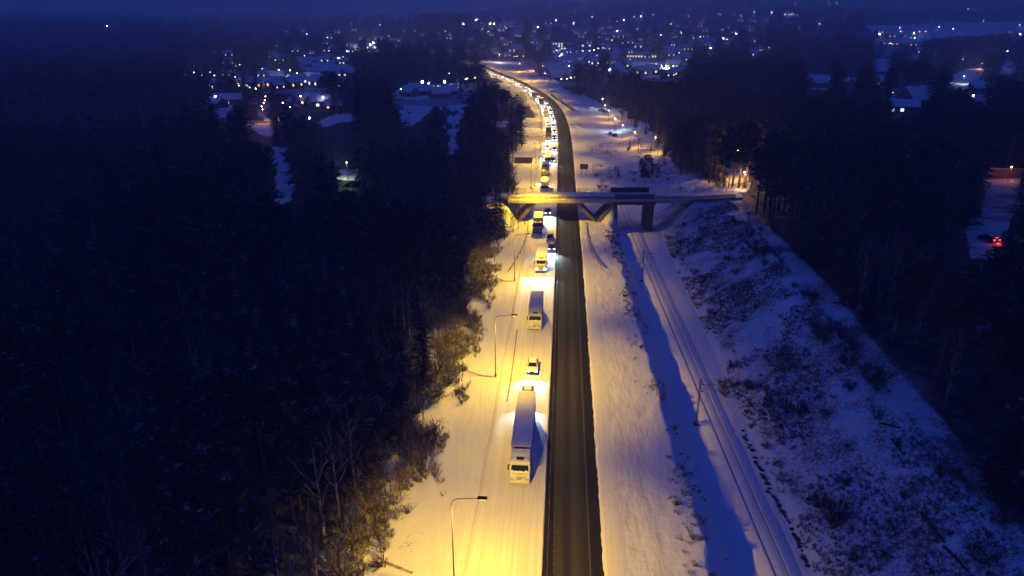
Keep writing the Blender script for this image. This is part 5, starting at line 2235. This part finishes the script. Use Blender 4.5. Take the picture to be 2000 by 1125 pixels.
side_lamp(1880, 164, 'white street lamp by tall bare trunks in the lit street on the right', 9000, WHT, M['bulbWf'])
side_lamp(1915, 136, 'reddish lamp shining on a round tree on the right', 6500, (1.0, .45, .2), M['bulbY'])
side_lamp(1985, 178, 'white street lamp at the right edge beyond the lit street', 6000, WHT, M['bulbWf'])
side_lamp(1968, 356, 'dim reddish lamp beside the brown wall in the right clearing', 300, (1.0, .35, .16), M['bulbY'], 4)
side_lamp(1040, 158, 'amber lamp on the slip road beyond the far bend', 14000, AMB, M['bulbY'], 9)
side_lamp(1015, 140, 'farther amber lamp on the slip road beyond the far bend', 14000, AMB, M['bulbY'], 9)
side_lamp(975, 122, 'pale lamp where the motorway leaves between the dark knolls', 16000, (1.0, .8, .5), M['bulbY'], 9)

# lit garden trees by the side street
for px, py, h, lab in ((1246, 292, 8.0, 'round bare tree glowing amber beside the side street lamp'), (1284, 304, 7.5, 'bushy bare tree lit yellow at the bend of the side street'),
                       (1270, 300, 5, 'small bare tree left of the yellow-lit bushy tree'), (1918, 142, 9, 'round tree lit red-brown by a lamp on the right')):
    g_ = ground_at(px, py)
    put_sap(g_[0], g_[1], h, lab, None)
for k in range(22):
    f = k / 21
    px, py = 1172 + 128 * f + random.uniform(-6, 6), 202 + 100 * f ** 1.3 + random.uniform(-5, 5)
    g_ = ground_at(px, py)
    nm = ['spruce_tree', 'pine_tree', 'bare_tree'][k % 3]
    r = thing(nm, ['spruce', 'pine', 'bare tree'][k % 3] + ' at the ragged wood edge behind the side street lamps', 'tree', g_, random.uniform(0, 6), 'trees behind the side street')
    k_ = random.uniform(.4, .85)
    r.scale = (k_ * 1.15, k_ * 1.15, k_)
    tm, cm = random.choice(PROTO[nm])
    for me, nm2 in ((tm, 'trunk'), (cm, 'crown')):
        o = bpy.data.objects.new(nm2, me)
        COL.objects.link(o)
        o.parent = r
for k in range(10):
    g_ = ground_at(1412 + 6 * k + random.uniform(-2, 2), 374 - random.uniform(0, 8))
    x, y = g_[0], max(g_[1], 204)
    r = thing('pine_tree', 'tall bare-stemmed pine against the amber glow at the right bridge end', 'tree', (x, y, terr1(x, y)), random.uniform(0, 6), 'pines against the amber glow')
    k_ = random.uniform(.8, 1.1)
    r.scale = (k_ * .8, k_ * .8, k_)
    tm, cm = random.choice(PROTO['pine_tree'])
    for me, nm in ((tm, 'trunk'), (cm, 'crown')):
        o = bpy.data.objects.new(nm, me)
        COL.objects.link(o)
        o.parent = r

# parked cars in the side street yard and the car with red lights in the right clearing
for i, (px, py, pc) in enumerate([(1192, 262, 'silver'), (1204, 266, 'black'), (1178, 222, 'blue'), (1160, 212, 'white'), (1168, 216, 'grey')]):
    g_ = ground_at(px, py)
    o = copy_tree(car_b)
    for ch in list(o.children):
        if ch.type == 'LIGHT':
            bpy.data.objects.remove(ch)
            continue
        if ch.name.startswith(('body', 'cabin')):
            set_mat(ch, M[pc])
        if ch.name.startswith('headlight'):
            set_mat(ch, M['lensoff'])
    o.location = g_
    o.rotation_euler = (0, 0, random.uniform(0, 6))
    o['label'] = '%s car parked in the lit yard by the side street' % WORD[pc] + (', upper row' if i > 2 else ', lower row')
    o['group'] = 'cars parked in the side street yard'
g_ = ground_at(1913, 466)
o = copy_tree(car_b)
for ch in list(o.children):
    if ch.type == 'LIGHT':
        bpy.data.objects.remove(ch)
        continue
    if ch.name.startswith(('body', 'cabin')):
        set_mat(ch, M['black'])
    if ch.name.startswith('headlight'):
        set_mat(ch, M['lensoff'])
    if ch.name.startswith('tail_light'):
        set_mat(ch, M['tail'])
o.location = g_
o.rotation_euler = (0, 0, math.pi + RAD(12))
o['label'] = 'black car with glowing red tail lights in the clearing inside the right wood'
o['group'] = 'car in the right clearing'
bk = MB().box((0, 4.2, 1.3), (.5, .06, .06), .01)
bk.build('brake_light', M['tail'], o)
point('tail_glow', (0, 4.9, .8), 60, (1, .1, .05), .2, o)
a = ground_at(1928, 350)
b = ground_at(1998, 348)
board_fence('brown timber wall along the back of the clearing inside the right wood', a, b, 3.2, M['wood'], False)

# ------------------------------------------------------------------ haze: one box of thin air round everything
mb = MB().box((0, 4000, 120), (15000, 9500, 400))
hz = mb.build('haze', None)
hm = bpy.data.materials.new('haze_air')
hm.use_nodes = True
t = hm.node_tree
t.nodes.clear()
ou = t.nodes.new('ShaderNodeOutputMaterial')
pv = t.nodes.new('ShaderNodeVolumePrincipled')
pv.inputs['Color'].default_value = (1.0, 1.0, 1.0, 1)
pv.inputs['Density'].default_value = HAZE_DENSITY
pv.inputs['Anisotropy'].default_value = 0.0
t.links.new(pv.outputs[0], ou.inputs['Volume'])
hz.data.materials.clear()
hz.data.materials.append(hm)
tag(hz, kind='stuff')
print('OBJECTS', len(bpy.data.objects))
